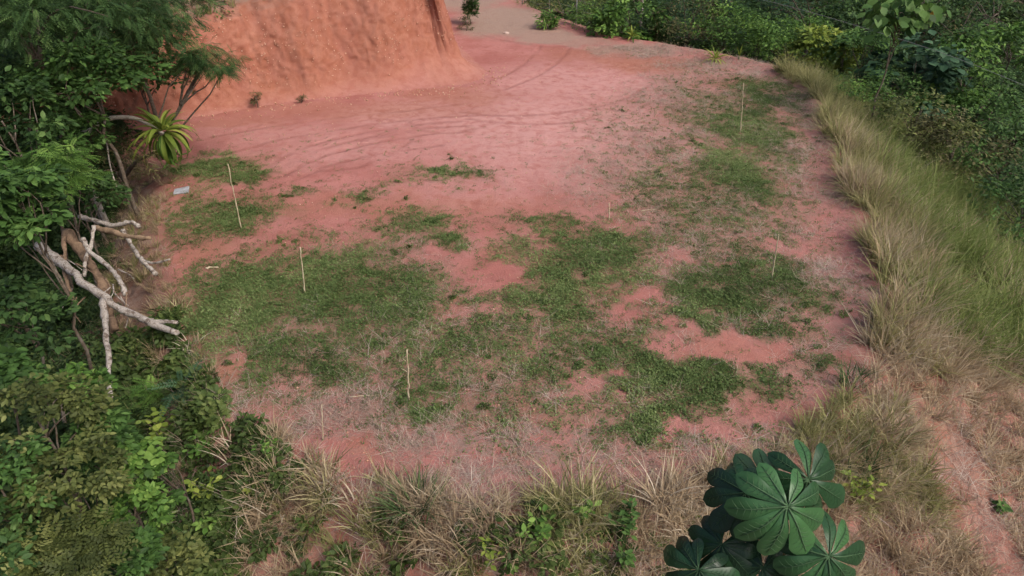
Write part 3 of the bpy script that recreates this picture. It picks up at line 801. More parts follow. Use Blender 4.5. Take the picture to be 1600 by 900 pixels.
for px, py, dep, rx, rz, tm, lf, mt, ncl, nl, sd, lab in [
    (60, 660, 10.8, 1.05, .5, 'full', .11, 'olive', 34, 60, 20, 'olive brown shrub in the lower left, uppermost below the dead trunk'),
    (0, 760, 9.8, .8, .5, 'full', .10, 'mid', 26, 60, 21, 'green shrub at the left border above the bottom corner'),
    (110, 750, 10.2, .8, .42, 'full', .10, 'olive', 28, 60, 22, 'wide olive shrub in the middle of the lower left mass'),
    (100, 890, 9.4, .75, .42, 'spray', .24, 'olive', 26, 26, 23, 'small-leaved olive shrub touching the bottom edge'),
    (125, 605, 12.6, .5, .36, 'full', .13, 'bright', 20, 30, 24, 'bright green shrub between the hanging dead branch and the ferns'),
    (215, 800, 10.8, .6, .4, 'full', .11, 'bright', 24, 44, 25, 'low leafy shrub right of the wide olive shrub'),
    (0, 880, 9.4, .6, .4, 'full', .13, 'dark', 20, 44, 26, 'dark shrub in the bottom left corner'),
    (15, 600, 12.2, .65, .45, 'round', .14, 'mid', 22, 34, 27, 'small shrub at the left border level with the dead branch tip'),
    (165, 690, 11.2, .55, .36, 'full', .12, 'mid', 20, 40, 28, 'mid green shrub beside the hanging dead branch tip'),
    (215, 720, 11.2, .45, .34, 'round', .13, 'bright', 14, 34, 29, 'round-leaved fresh green shrub left of the brightest weed'),
    (190, 880, 10.0, .6, .36, 'full', .115, 'mid', 22, 40, 30, 'leafy green shrub at the bottom edge right of the small-leaved shrub'),
    (275, 870, 10.6, .5, .32, 'full', .10, 'olive', 18, 40, 31, 'low olive shrub where the weeds meet the dry grass')]:
    tree('shrub', lab, 'shrub', px, py, dep, (rx, rx * .9, rz), tm, lf, mt, ncl, nl, sd, SG, hollow=.3, jit=.75)

HG = 'shrubs lining the back edge of the pad'
for i, (px, py, dep, rx, rz, tm, lf, mt, lab) in enumerate([
    (985, 36, 39.5, 1.5, 1.35, 'full', .24, 'bright', 'bright light green shrub, tallest near the left of the back hedge'),
    (925, 48, 41, 1.5, 1.0, 'narrow', .2, 'bright', 'feathery grey green shrub left of the bright light green shrub'),
    (1030, 48, 39.5, 1.2, 1.1, 'plain', .16, 'dark', 'dark green shrub just right of the bright light green shrub'),
    (1078, 46, 38.8, 1.6, 1.4, 'plain', .16, 'rust', 'rusty brown green shrub in the middle of the back hedge'),
    (1130, 55, 38.0, 1.5, 1.2, 'plain', .17, 'bright', 'green shrub behind the yellow strap-leaved plant'),
    (1182, 62, 37.0, 1.6, 1.1, 'plain', .17, 'bright', 'rounded green shrub right of the yellow strap-leaved plant'),
    (1240, 72, 35.8, 1.7, 1.1, 'plain', .18, 'bright', 'rounded leafy shrub near the right end of the back hedge'),
    (1285, 84, 34.6, 1.2, .8, 'full', .22, 'yellow', 'yellow green shrub at the right end of the back hedge'),
    (880, 14, 46, 2.4, 1.3, 'narrow', .2, 'olive', 'dull olive shrub behind the wire fence at the top')]):
    tree('hedge_shrub', lab, 'shrub', px, py + 4, dep, (rx * 1.35, rx * 1.0, rz * 1.55), tm, lf * 1.15, mt, int(24 + rx * 10), 70, 40 + i, HG, zmin=-.85, hollow=.45, clr=.36)

FG = 'trees in the valley beyond the pad'
for i, (px, py, dep, rx, rz, tm, lf, mt, ncl, nl, lab) in enumerate([
    (1010, -12, 52, 3.6, 2.2, 'plain', .24, 'dark', 60, 30, 'dark tree at the top edge above the bright light green shrub'),
    (1110, 2, 48, 3.0, 2.2, 'frond', .38, 'blue', 60, 20, 'grey green drooping tree at the top edge above the back hedge'),
    (1185, 10, 46, 2.6, 2.2, 'plain', .24, 'blue', 60, 32, 'blue green tree at the top edge right of the drooping tree'),
    (1262, 22, 43, 2.8, 2.1, 'full', .26, 'dark', 60, 30, 'dense dark round tree at the top edge above the yellow green shrub'),
    (1340, 40, 41, 1.8, 1.6, 'full', .24, 'dark', 44, 26, 'dark tree half hidden behind the big-leaved tree'),
    (1350, 112, 33, 1.6, 1.5, 'plain', .2, 'mid', 50, 32, 'narrow green tree below the big-leaved tree'),
    (1318, 78, 34, .75, .55, 'round', .34, 'bright', 16, 16, 'small broad-leaved plant with fresh green leaves at the end of the hedge'),
    (1425, 135, 32, 1.6, 1.4, 'round', .36, 'blue', 34, 22, 'blue green tree with large round leaves over the grassy slope'),
    (1420, 205, 28, 1.6, 1.0, 'plain', .18, 'olive', 44, 30, 'low olive shrub at the foot of the grassy slope'),
    (1482, 130, 33, 1.1, 1.9, 'full', .24, 'bright', 40, 26, 'tall climber-covered tree with bright leaf sprays'),
    (1535, 100, 41, 2.4, 1.7, 'plain', .2, 'dark', 60, 34, 'dark dense tree crossed by the overhead cable'),
    (1580, 85, 36, 1.3, 1.3, 'full', .26, 'bright', 34, 24, 'light green small tree at the right border under the dark woods'),
    (1530, 175, 33, 2.0, 1.3, 'plain', .19, 'mid', 56, 34, 'spreading green tree below the overhead cable'),
    (1590, 190, 33, 1.8, 1.4, 'plain', .19, 'dark', 50, 32, 'dark green tree at the right border under the cable'),
    (1490, 235, 27, 1.4, .9, 'plain', .18, 'rust', 40, 30, 'brownish green shrub with pale flower heads'),
    (1560, 265, 27, 1.6, 1.1, 'plain', .18, 'mid', 48, 32, 'mid green shrub on the lower slope near the right border'),
    (1595, 330, 24, 1.3, 1.0, 'plain', .17, 'mid', 44, 32, 'small shrub at the right border above the long green grass'),
    (1450, 10, 62, 4.0, 3.0, 'plain', .3, 'rust', 60, 26, 'brownish distant tree behind the orange leaf'),
    (1560, 15, 58, 4.2, 3.0, 'plain', .3, 'dark', 60, 30, 'distant dark tree in the top right corner'),
    (1505, 45, 52, 2.6, 2.0, 'plain', .28, 'dark', 44, 26, 'shaded tree in the dark hollow at top right'),
    (1390, 165, 31, 1.2, 1.0, 'plain', .18, 'mid', 36, 28, 'bushy shrub just beyond the tall fringe grass'),
    (1345, 165, 30, 1.0, .7, 'plain', .16, 'bright', 30, 28, 'low bright shrub behind the top of the tall fringe grass')]):
    tree('valley_tree', lab, 'tree', px, py, dep, (rx * 1.3, rx * 1.15, rz * 1.35), tm, lf * 1.1, mt, int(ncl * .55), int(nl * 2.2), 70 + i, FG, hollow=.5, clr=.37)

big = tree('big_leaved_tree', 'tall tree with large hanging round leaves and one orange leaf', 'tree', 1405, 25, 26, (1.5, 1.3, 1.0), 'round', .42, 'mid', 26, 14, 120, FG, droop=.9, jit=.4, r0=.045)
oc = along(1460, 14, 25.2)
v, f = LT['round']; R = frames(np.array([[.2, -.3, -1.0]]), np.array([[0, -1.0, .4]]))
v2, f2 = scatter(v, f, np.zeros((1, 3)), R, np.array([.42]))
old = [c_ for c_ in big.children if c_.name.startswith('crown')][0]
bpy.data.objects.remove(old)
rb = np.random.default_rng(121); lms = []
for q in range(5):
    lms.append(make_mesh('leaf', v, f, M_L['mid'], True, {'tint': np.full(len(v), .15 + .19 * q)}))
cen = along(1405, 25, 26) - np.array(big.location)
for q in range(26):
    dq = rand_dirs(rb, 1, -.5)[0]; cq = cen + dq * np.array([1.5, 1.3, 1.0]) * rb.uniform(.35, 1)
    for w_ in range(8):
        u = rand_dirs(rb, 1, -.4)[0]
        Rm = frames(np.array([u * [1, 1, .3] + [0, 0, -.75] + rb.normal(0, .25, 3)]), np.array([u * .6 + [0, -.2, 1.0] + rb.normal(0, .3, 3)]))[0]
        lo = link('leaf', lms[int(rb.integers(5))], big, loc=cq + u * .32)
        lo.rotation_euler = Matrix(Rm.tolist()).to_euler(); sc_ = .42 * rb.uniform(.6, 1.2); lo.scale = (sc_, sc_, sc_)
ol = link('leaf', make_mesh('leaf', v2, f2, M_L['orange'], True, {'tint': np.full(len(v2), .5)}), big, loc=oc - np.array(big.location))
ol['label'] = 'single dying orange leaf'

# undergrowth beyond the slopes
def under_proto(rng):
    V, Fx, t, _ = crown_arrays(int(rng.integers(1, 9999)), (.9, .9, .55), 14, 16, .2, 'plain', zmin=-.1)
    return V, Fx, t
P_UND = proto_set('undergrowth_clump', [under_proto(pr) for _ in range(6)], M_UNDER)
def undergrowth(name, label, x, y, r, sc, seed):
    cover(name, label, 'undergrowth', P_UND, np.stack([x, y, terrain(x, y) + .1], -1), sc, r.uniform(0, 1, len(x)), .3, seed)
x, y, r = sample(9000, 9, 60, 14, 85, 121); dd, _ = edge_info(x, y)
k = (dd > 5.6) & (r.uniform(0, 1, len(x)) < np.interp(dd, [5, 10, 40], [.9, .5, .35])); x = x[k]; y = y[k]
undergrowth('valley_undergrowth', 'dark leafy undergrowth covering the valley side', x, y, r, r.uniform(.5, 1.3, len(x)) * np.interp(np.hypot(x, y), [20, 60], [.8, 1.8]), 31)
x, y, r = sample(3600, 2, 30, 38, 70, 122); dd, _ = edge_info(x, y)
k = (dd > 3.0); x = x[k]; y = y[k]
undergrowth('back_undergrowth', 'dark brush behind the back hedge and fence', x, y, r, r.uniform(.6, 1.4, len(x)), 32)
x, y, r = sample(6500, -26, -5, 3, 32, 123); dd, _ = edge_info(x, y)
k = (dd > .7 + .5 * (y > 13) + 1.0 * fbm(x, y, 9)); x = x[k]; y = y[k]; dd = dd[k]
undergrowth('forest_undergrowth', 'dark undergrowth beneath the trees at left', x, y, r, r.uniform(.4, 1.0, len(x)) * np.interp(dd, [.8, 2.2, 5], [.3, .7, 1.5]), 33)
x, y, r = sample(1500, -32, -13.2, 17, 30, 125)
BS = BANKV[::2, ::9].reshape(-1, 3)
fl = (x < -13.6 - .35 * (y - 22) * (y > 22)) & ~((x > -15.5) & (y > 25.4))
x = x[fl]; y = y[fl]
bz = np.array([BS[np.argmin((BS[:, 0] - a) ** 2 + (BS[:, 1] - b) ** 2), 2] if b > 24.5 - (a + 14.4) * -.25 else -99 for a, b in zip(x, y)])
cover('shaded_undergrowth', 'shaded undergrowth on the forest floor left of the bank', 'undergrowth', P_UND, np.stack([x, y, np.maximum(terrain(x, y), bz) + .1], -1), r.uniform(.5, 1.2, len(x)), r.uniform(0, .6, len(x)), .3, 40)
# weedy cover of the left near slope, dry roots and grass on the left side of the pad
def weed_proto(rng):
    V, Fx, t, _ = crown_arrays(int(rng.integers(1, 9999)), (.24, .24, .2), 7, 9, .11, 'full', zmin=0)
    return V, Fx, t
P_WEED = proto_set('weed_clump', [weed_proto(pr) for _ in range(6)], M_WEED)
x, y, r = sample(16000, -9.5, 4.5, 3.5, 13.5, 131); dd, _ = edge_info(x, y)
k = (dd > .15) & (r.uniform(0, 1, len(x)) < (.07 + .5 * sstep(-3.8, -5.4, x + .25 * (dd - 1))) * sstep(.3, .52, fbm(x * 1.3, y * 1.3, 79)))
x = x[k]; y = y[k]
cover('weed_cover', 'low leafy green weeds covering the lower left slope', 'weeds', P_WEED, np.stack([x, y, terrain(x, y)], -1), r.uniform(.5, 1.5, len(x)), r.uniform(0, 1, len(x)), .35, 35)
x, y, r = sample(9000, -12, 12, 8, 34, 136); dd, _ = edge_info(x, y); ma, mb = masks(x, y)
k = (dd < 0) & (r.uniform(0, 1, len(x)) < .34 * ma[:, 0] * sstep(.4, .62, fbm(x * 1.1, y * 1.1, 93)))
cover('pad_weeds', 'tiny broad-leaved weeds mixed into the pad grass', 'weeds', P_WEED, np.stack([x[k], y[k], terrain(x[k], y[k]) - .01], -1), r.uniform(.18, .5, int(k.sum())), r.uniform(.3, 1, int(k.sum())), .3, 42)
x, y, r = sample(9000, -16, -3.5, 5, 27, 132); dd, _ = edge_info(x, y)
k = (dd > -.05) & (dd < 4.2) & (r.uniform(0, 1, len(x)) < .5 * sstep(.38, .6, fbm(x * 1.2, y * 1.2, 81)))
x2 = x; y2 = y; gk = r.uniform(0, 1, len(x)) < .45
grass('left_dry_grass', 'dead brown grass hanging down the left side of the pad', P_DRY, k & ~gk, .25, .6, 117, np.zeros(int((k & ~gk).sum())) + .1, .5)
grass('left_mixed_grass', 'dull green grass on the left side of the pad', P_MIX, k & gk, .25, .6, 118, np.zeros(int((k & gk).sum())) + .1, .5)
x, y, r = sample(30000, -7, 14, 2.5, 13, 133); dd, _ = edge_info(x, y)
k = (dd > -.1) & (dd < 6) & (r.uniform(0, 1, len(x)) < .5 * sstep(.36, .6, fbm(x * 1.5, y * 1.5, 83)) * (1 - .9 * blob(x, y, [(740, 875, 100, 50, 1.), (740, 960, 130, 60, 1.), (520, 850, 40, 22, .8)], .3)))
cover('slope_litter', 'dead stalks and litter strewn over the near slope', 'litter', P_STRAW, np.stack([x[k], y[k], terrain(x[k], y[k]) + .01], -1), r.uniform(.7, 1.7, int(k.sum())), r.uniform(0, 1, int(k.sum())), .45, 36)
# loose pale grit on the bank face
def grit(rng):
    d = np.array([(1, 0, 0), (-1, 0, 0), (0, 1, 0), (0, -1, 0), (0, 0, 1), (0, 0, -1)], float) * rng.uniform(.6, 1.2, (6, 1)) + rng.normal(0, .15, (6, 3))
    return d, np.array([(0, 2, 4), (2, 1, 4), (1, 3, 4), (3, 0, 4), (2, 0, 5), (1, 2, 5), (3, 1, 5), (0, 3, 5)]), np.full(6, rng.uniform(0, 1))
M_GRIT = leaf_material('pale_grit', (.36, .16, .10), (.50, .28, .19), (.66, .46, .35), .9, 0.0, inst=True, spec=.1)
P_GRIT = proto_set('grit', [grit(pr) for _ in range(6)], M_GRIT)
fc = BANKV[(BANKP > .5) & (BANKP < 1.98)].reshape(-1, 3); rg = np.random.default_rng(41)
wt = sstep(.40, .62, fbm(fc[:, 0] * .9 + fc[:, 1] * .5, fc[:, 2] * 1.1, 85)) * sstep(0.2, 1.2, fc[:, 2]) + .06
fc = fc[rg.uniform(0, 1, len(fc)) < wt * .18] + 0
cover('bank_grit', 'pale crumbs of stone and earth studding the red bank', 'grit', P_GRIT, fc + rg.normal(0, .03, fc.shape), rg.uniform(.012, .045, len(fc)) ** 1.0, rg.uniform(0, 1, len(fc)), 1.0, 37)
x, y, r = sample(4000, -13, 0, 24, 34, 134)
bd = np.min(np.hypot(x[:, None] - BANKV[0][None, ::6, 0], y[:, None] - BANKV[0][None, ::6, 1]), 1)
k = (bd < 1.3) & (r.uniform(0, 1, len(x)) < np.interp(bd, [0, .5, 1.3], [.9, .4, .03]))
cover('fallen_clods', 'small clods fallen along the foot of the red bank', 'clods', P_GRIT, np.stack([x[k], y[k], terrain(x[k], y[k]) + .01], -1), r.uniform(.015, .06, int(k.sum())), r.uniform(0, .6, int(k.sum())), 1.0, 38)
x, y, r = sample(16000, -12, 13, 8, 38, 135); dd, _ = edge_info(x, y); ma, mb = masks(x, y)
k = (dd < 0) & (r.uniform(0, 1, len(x)) < .5 * (1 - ma[:, 0]) * sstep(.42, .62, fbm(x * .7, y * .7, 91)))
cover('pad_crumbs', 'small crumbs of earth and stone loose on the pad', 'crumbs', P_GRIT, np.stack([x[k], y[k], terrain(x[k], y[k]) + .004], -1), r.uniform(.1, 1, int(k.sum())) ** 3 * .03 + .008, r.uniform(0, .7, int(k.sum())), 1.0, 39)
# bushes and grass on top of the cut bank
x, y, r = sample(900, -22, -9, 29, 40, 124)
row = BANKV[BANKP > 2.05].reshape(-1, 3)
sel = row[(row[:, 0] < -7.5) & (row[:, 0] > -26)]
sel = sel[np.random.default_rng(4).choice(len(sel), 260)]
cover('bank_top_grass', 'dull grass and brush on the crest of the red bank', 'grass', P_MIX, sel - [0, 0, .05], np.random.default_rng(5).uniform(.4, 1.0, len(sel)), np.random.default_rng(6).uniform(0, .5, len(sel)), .3, 34)

# ------------------------------------------------------------------ bleached fallen tree on the left slope
def limb(name, parent, org, pix, r0, r1, mat, seed, seg=10):
    pts = np.array(spline([along(a, b, c) for a, b, c in pix], 6)) - org
    n = len(pts); rng = np.random.default_rng(seed)
    pts[1:-1] += rng.normal(0, r0 * .16, (n - 2, 3))
    v, f = tube(pts, np.linspace(r0, r1, n) * (1 + .12 * rng.normal(0, 1, n)), seg, .08, seed)
    return link(name, make_mesh(name, v, f, mat), parent)
org = along(85, 405, 17.2)
ft = empty('fallen_tree', org, 'bleached dead fallen tree with its thick pale trunk reaching the pad edge', 'dead tree')
limb('trunk', ft, org, [(60, 384, 17.4), (100, 414, 16.9), (165, 467, 16.2), (222, 498, 15.7), (277, 520, 15.2)], .12, .062, M_DEAD, 1)
limb('branch', ft, org, [(160, 466, 16.2), (164, 500, 15.6), (169, 555, 14.6), (173, 622, 13.7)], .075, .045, M_DEAD, 2)
limb('branch', ft, org, [(218, 498, 15.75), (245, 502, 15.6), (277, 504, 15.5)], .06, .04, M_DEAD, 3)
limb('branch', ft, org, [(104, 362, 17.6), (132, 400, 17.4), (158, 440, 17.0), (170, 490, 16.9), (180, 515, 16.8)], .13, .09, M_DEADBROWN, 4)
limb('branch', ft, org, [(130, 372, 17.0), (140, 392, 16.9), (172, 418, 16.7), (188, 440, 16.5), (196, 462, 16.4)], .055, .06, M_DEAD, 5)
limb('branch', ft, org, [(146, 352, 17.1), (142, 385, 17.0), (134, 405, 16.9), (132, 432, 16.8)], .045, .04, M_DEAD, 6)
limb('branch', ft, org, [(95, 400, 17.1), (105, 440, 16.9), (115, 468, 16.7)], .06, .03, M_DEADBROWN, 7)
limb('branch', ft, org, [(100, 370, 17.3), (101, 400, 17.1), (102, 415, 17.0)], .05, .05, M_DEADBROWN, 8)
rngt = np.random.default_rng(77)
for i in range(16):
    a = np.array([rngt.uniform(90, 200), rngt.uniform(400, 480)]); d = np.array([rngt.uniform(-20, 40), rngt.uniform(10, 55)])
    dp = 17.2 - (a[0] - 90) * .009
    limb('twig', ft, org, [(a[0], a[1], dp), (a[0] + d[0] * .5 + rngt.normal(0, 5), a[1] + d[1] * .5, dp - .2), (a[0] + d[0], a[1] + d[1], dp - .4)], .018, .006, M_DEADBROWN if i % 2 else M_DEAD, 30 + i, 6)
org2 = along(130, 345, 18.5)
f2t = empty('fallen_branch', org2, 'smaller bleached dead branch lying above the thick fallen trunk', 'dead branch')
limb('branch', f2t, org2, [(125, 338, 18.6), (150, 346, 18.4), (180, 352, 18.2), (205, 347, 18.1), (218, 355, 18.0)], .07, .045, M_DEAD, 9)
limb('branch', f2t, org2, [(192, 360, 18.2), (210, 390, 17.9), (225, 410, 17.5), (243, 428, 17.2)], .06, .06, M_DEAD, 10)
limb('twig', f2t, org2, [(224, 408, 17.55), (242, 411, 17.4), (265, 405, 17.2)], .035, .025, M_DEAD, 11)
org3 = along(150, 356, 18.0)
cl = empty('cut_log', org3, 'straight brown peeled limb with a cut end among the dead branches', 'log')
limb('log', cl, org3, [(148, 356, 18.0), (175, 362, 17.8), (200, 369, 17.6), (235, 372, 17.4)], .065, .06, M_CUTWOOD, 12)

# ------------------------------------------------------------------ strap-leaved plant on its curved pale stem
def strap(L, w, bend, rng, n=9, pinch=.35):
    t = np.linspace(0, 1, n); ang = np.cumsum(np.full(n, bend / n)) * (1 + t)
    px_ = np.cumsum(np.cos(ang)) * L / n; pz = -np.cumsum(np.sin(ang)) * L / n
    wd = w * np.minimum(1, pinch + t * 2.2) * (1 - t ** 3) + .003
    V = []
    for i in range(n): V += [(-wd[i], px_[i], pz[i] + wd[i] * .5), (0, px_[i], pz[i]), (wd[i], px_[i], pz[i] + wd[i] * .5)]
    q = []
    for i in range(n - 1):
        a = 3 * i
        q += [(a, a + 1, a + 4, a + 3), (a + 1, a + 2, a + 5, a + 4)]
    return np.array(V), np.array(q)

def rosette(root, head, nleaf, L, w, mats, seed, el0=-.7, el1=1.3, bend=.9, axis=None):
    rng = np.random.default_rng(seed)
    for i in range(nleaf):
        a = i * 2.39996 + rng.normal(0, .15); e = el0 + (el1 - el0) * (i / nleaf) + rng.normal(0, .12)
        yd = np.array([[math.cos(a) * math.cos(e), math.sin(a) * math.cos(e), math.sin(e)]])
        v, f = strap(L * rng.uniform(.75, 1.15) * (1 - .25 * i / nleaf), w * rng.uniform(.8, 1.15), bend * rng.uniform(.5, 1.3) * (1 - .6 * i / nleaf), rng)
        R = frames(yd, np.array([[0, 0, 1.0]]) + rng.normal(0, .1, (1, 3)))
        v2, f2 = scatter(v, f, np.zeros((1, 3)), R, np.array([1.0]))
        o = link('leaf', make_mesh('leaf', v2, f2, M_L[mats[0] if i > nleaf * .25 else mats[1]], True, {'tint': np.full(len(v2), rng.uniform(.1, .95))}), root, loc=head)
hd = along(255, 207, 21.5)
b0 = along(128, 232, 20.5); b0[2] = tz(b0[0], b0[1])
sp = empty('strap_leaved_plant', b0, 'yellow green strap-leaved plant on a pale arching stem left of the bank', 'plant')
pts = np.array(spline([b0 - [0, 0, .2], along(122, 235, 20.6), along(142, 203, 20.9), (along(168, 186, 21.1)), along(205, 184, 21.3), along(232, 194, 21.4), hd - [0, 0, .05]], 6)) - b0
v, f = tube(pts, np.linspace(.085, .05, len(pts)), 8, .08, 3); link('stem', make_mesh('stem', v, f, M_PALESTEM), sp)
rosette(sp, hd - b0, 60, 1.45, .075, ('yellow', 'bright'), 8, -1.2, 1.35, 1.25)
rng = np.random.default_rng(9)
for i in range(5):
    v, f = strap(.9, .03, .4, rng); R = frames(np.array([[rng.normal(0, .3), rng.normal(0, .3), -1.0]]), np.array([[0, -1.0, .1]]))
    v2, f2 = scatter(v, f, np.zeros((1, 3)), R, np.array([1.0]))
    o = link('leaf', make_mesh('leaf', v2, f2, M_CUTWOOD, True), sp, loc=hd - b0 - np.array([0, 0, .1])); o['label'] = 'dead hanging brown leaf'

# thin vine hanging by the curved stem
org = along(175, 245, 20.6)
v, f = tube(np.array(spline([along(160, 190, 20.8), along(167, 225, 20.6), along(172, 258, 20.5), along(184, 300, 20.2)], 6)) - org, np.full(19, .022), 6)
link('hanging_vine', make_mesh('hanging_vine', v, f, M_PALESTEM), None, 'thin pale vine hanging below the arching stem', 'vine', loc=org)

# ------------------------------------------------------------------ umbrella-leaved sapling close to the camera
def umbrella_leaf(rng, R0, nl=9, gap=.6):
    """peltate leaf: lobes round a hub, each lobe a curved blade, fused near the hub"""
    V = []; T = []; vein = []; tint = []
    DRP = rng.uniform(.34, .55)
    ang = np.linspace(gap, 2 * math.pi - gap, nl) - math.pi / 2 * 0
    for i, a in enumerate(ang):
        L = R0 * (.55 + .5 * math.sin((i + .5) / nl * math.pi)) * rng.uniform(.9, 1.05)
        a = a + rng.normal(0, .035); lt = rng.normal(0, .16); dp = DRP * rng.uniform(.7, 1.2); wl = rng.uniform(.225, .255)
        dv = np.array([math.sin(a), -math.cos(a)]); pv = np.array([-dv[1], dv[0]])
        half = (ang[1] - ang[0]) / 2
        n = 16; o = len(V)
        for k in range(n):
            t = k / (n - 1)
            rr = L * t
            fused = rr * math.tan(half) * 1.03
            w = min(fused * (1.02 if t < .55 else .97), L * wl) * (math.sqrt(max(0, 1 - ((t - .68) / .32) ** 2)) if t > .68 else 1)
            z = .02 * math.sin(t * 9 + i) * R0 - dp * R0 * t ** 2.0
            for sx, zz in ((-1, -.20), (-.5, -.02), (0, -.05), (.5, -.02), (1, -.20)):
                p = dv * rr + pv * w * sx
                V.append((p[0], p[1], z + (zz + .05) * w + (0.03 * w * math.sin(14 * t + 2 * sx) if abs(sx) == 1 else 0)))
                tint.append(.45 + lt + .12 * (abs(sx) == .5))
        for k in range(n - 1):
            for c in range(4):
                a0 = o + 5 * k + c; T.append((a0, a0 + 1, a0 + 6, a0 + 5))
        vp = [np.array([*(dv * L * t), .02 * math.sin(t * 9 + i) * R0 - dp * R0 * t ** 2.0 + .006]) for t in np.linspace(0, .93, 9)]
        vein.append(tube(np.array(vp), np.linspace(.008, .002, 9) * R0 / .4, 5))
        for t in np.linspace(.3, .8, 6):
            w = L * min(t * .33, .2)
            z0 = .02 * math.sin(t * 9 + i) * R0 - dp * R0 * t ** 2.0
            for sx in (-1, 1):
                e = dv * (L * (t + .07)) + pv * w * sx * .85
                z1 = z0 - .06 * w - .03 * R0 * t
                vein.append(tube(np.array([[*(dv * L * t), z0 + .004], [*((dv * L * (t + .035) + e) / 2 * 1.0), (z0 + z1) / 2 + .012], [e[0], e[1], z1 - .002]]), np.array([.0022, .0016, .0008]) * R0 / .4, 4, caps=False))
    return np.array(V), np.array(T), np.array(tint), merge(vein)

CD = 5.4
stem_top = along(1228, 862, CD + .5)
cb = np.array([stem_top[0] + .15, stem_top[1] - .1, 0]); cb[2] = tz(cb[0], cb[1])
ct = empty('umbrella_leaved_sapling', cb, 'dark green sapling with huge lobed umbrella leaves at the bottom right', 'sapling')
sp_ = np.array(spline([cb - [0, 0, .2], cb * .7 + stem_top * .3 + [.05, 0, 0], cb * .35 + stem_top * .65, stem_top], 8)) - cb
v, f = tube(sp_, np.linspace(.06, .03, len(sp_)), 10, .04, 4); link('stem', make_mesh('stem', v, f, M_STEM), ct)
# hub pixel, depth offset, leaf radius, direction the longest lobes point (right, up in the picture), how far the blade faces the camera
cam_r = np.array([1.0, 0, 0]); cam_u = np.array([0, math.sin(PITCH), math.cos(PITCH)]); cam_b = np.array([0, -math.cos(PITCH), math.sin(PITCH)])
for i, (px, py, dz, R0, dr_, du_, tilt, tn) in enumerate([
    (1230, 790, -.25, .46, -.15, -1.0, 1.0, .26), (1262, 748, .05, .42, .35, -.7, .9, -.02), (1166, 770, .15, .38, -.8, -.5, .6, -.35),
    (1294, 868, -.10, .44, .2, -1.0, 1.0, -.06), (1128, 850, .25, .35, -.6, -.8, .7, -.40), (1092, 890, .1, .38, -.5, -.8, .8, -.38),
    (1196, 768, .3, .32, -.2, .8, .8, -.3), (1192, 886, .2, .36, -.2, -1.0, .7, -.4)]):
    rng = np.random.default_rng(200 + i)
    V, T, tint, vein = umbrella_leaf(rng, R0)
    hub = along(px, py, CD + dz)
    yd = cam_r * dr_ + cam_u * du_ * .8 + cam_b * .2 + np.array([0, 0, -.35])
    nrm = cam_b * tilt + np.array([0, 0, 1.0]) * (1 - tilt * .5) + rng.normal(0, .12, 3)
    R = frames(-norm(yd)[None] * -1, norm(nrm)[None])
    V2, _ = scatter(V, T, np.zeros((1, 3)), R, np.array([1.0]))
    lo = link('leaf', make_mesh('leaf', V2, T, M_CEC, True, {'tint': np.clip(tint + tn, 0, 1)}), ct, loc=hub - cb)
    vv, _ = scatter(vein[0], vein[1][0], np.zeros((1, 3)), R, np.array([1.0]))
    link('veins', make_mesh('veins', vv, vein[1], M_CECVEIN, True, {'tint': np.full(len(vv), .5 + tn)}), lo)
    top_l = stem_top - hub; pp = np.array(spline([[0, 0, -.005], top_l * .4 + [0, 0, -.12], top_l + [0, 0, -.1 - .04 * i]], 6))
    v, f = tube(pp, np.linspace(.009, .014, len(pp)), 7); link('petiole', make_mesh('petiole', v, f, M_STEM), lo)

# ------------------------------------------------------------------ marker stakes and sticks on the pad
def stake(label, top, bot, r, seed, twigs=0):
    b = ground_at(*bot); d = ray(*bot); depth = (b - [0, 0, CAM_H]) @ np.array([0, math.cos(PITCH), -math.sin(PITCH)])
    rt = ray(*top); hv = rt * 1.0
    # foot on the ground, head straight above it at the height the photograph shows
    t = b[1] / rt[1]; h = np.array([rt[0] * t, b[1], CAM_H + rt[2] * t])
    rng = np.random.default_rng(seed)
    root = empty('bamboo_stake', b, label, 'stake', 'bamboo stakes marking out the pad')
    n = 13; pts = (b + (h - b) * np.linspace(-.08, 1, n)[:, None]) - b; L = np.linalg.norm(h - b)
    pts[1:-1] += rng.normal(0, .006, (n - 2, 3))
    rad = np.linspace(r, r * .75, n); rad[2::3] *= 1.3
    v, f = tube(pts, rad, 8, .04, seed); link('pole', make_mesh('pole', v, f, M_STAKE), root)
    for k in range(twigs):
        p = pts[int(n * (.55 + .15 * k))]; q = p + np.array([-.14 + .05 * k, .02, .09])
        v, f = tube(np.array([p, (p + q) / 2 + [0, 0, .01], q]), np.array([.008, .007, .004]), 6); link('twig', make_mesh('twig', v, f, M_STAKE), root)
for i, a in enumerate([('tall leaning stake beside the strap-leaved plant, leftmost on the pad', (356, 256), (377, 357), .0155, 1),
                       ('stake standing in the dark left grass patch, leaning slightly left', (469, 386), (477, 459), .0155, 2),
                       ('stake with small side twigs nearest the camera', (636, 546), (639, 626), .0155, 3, 2),
                       ('tall thin stake farthest back, in the bright grass strip', (1162, 130), (1157, 206), .0155, 4),
                       ('short stub of a stake in the middle of the pad', (952, 317), (952, 343), .0155, 5),
                       ('stake leaning right near the right pad edge', (1217, 366), (1206, 433), .0155, 6),
                       ('faint thin stake in straw near the front left corner', (503, 632), (505, 688), .011, 7)]):
    stake(a[0], a[1], a[2], a[3], a[4], *a[5:])
def lying(label, p, q, r, seed):
    a = ground_at(*p) + [0, 0, r]; b = ground_at(*q) + [0, 0, r]
    pts = (a + (b - a) * np.linspace(0, 1, 7)[:, None]); pts[1:-1] += np.random.default_rng(seed).normal(0, .01, (5, 3))
    v, f = tube(pts - a, np.linspace(r, r * .6, 7), 7); link('fallen_stick', make_mesh('fallen_stick', v, f, M_STAKE), None, label, 'stick', loc=a)
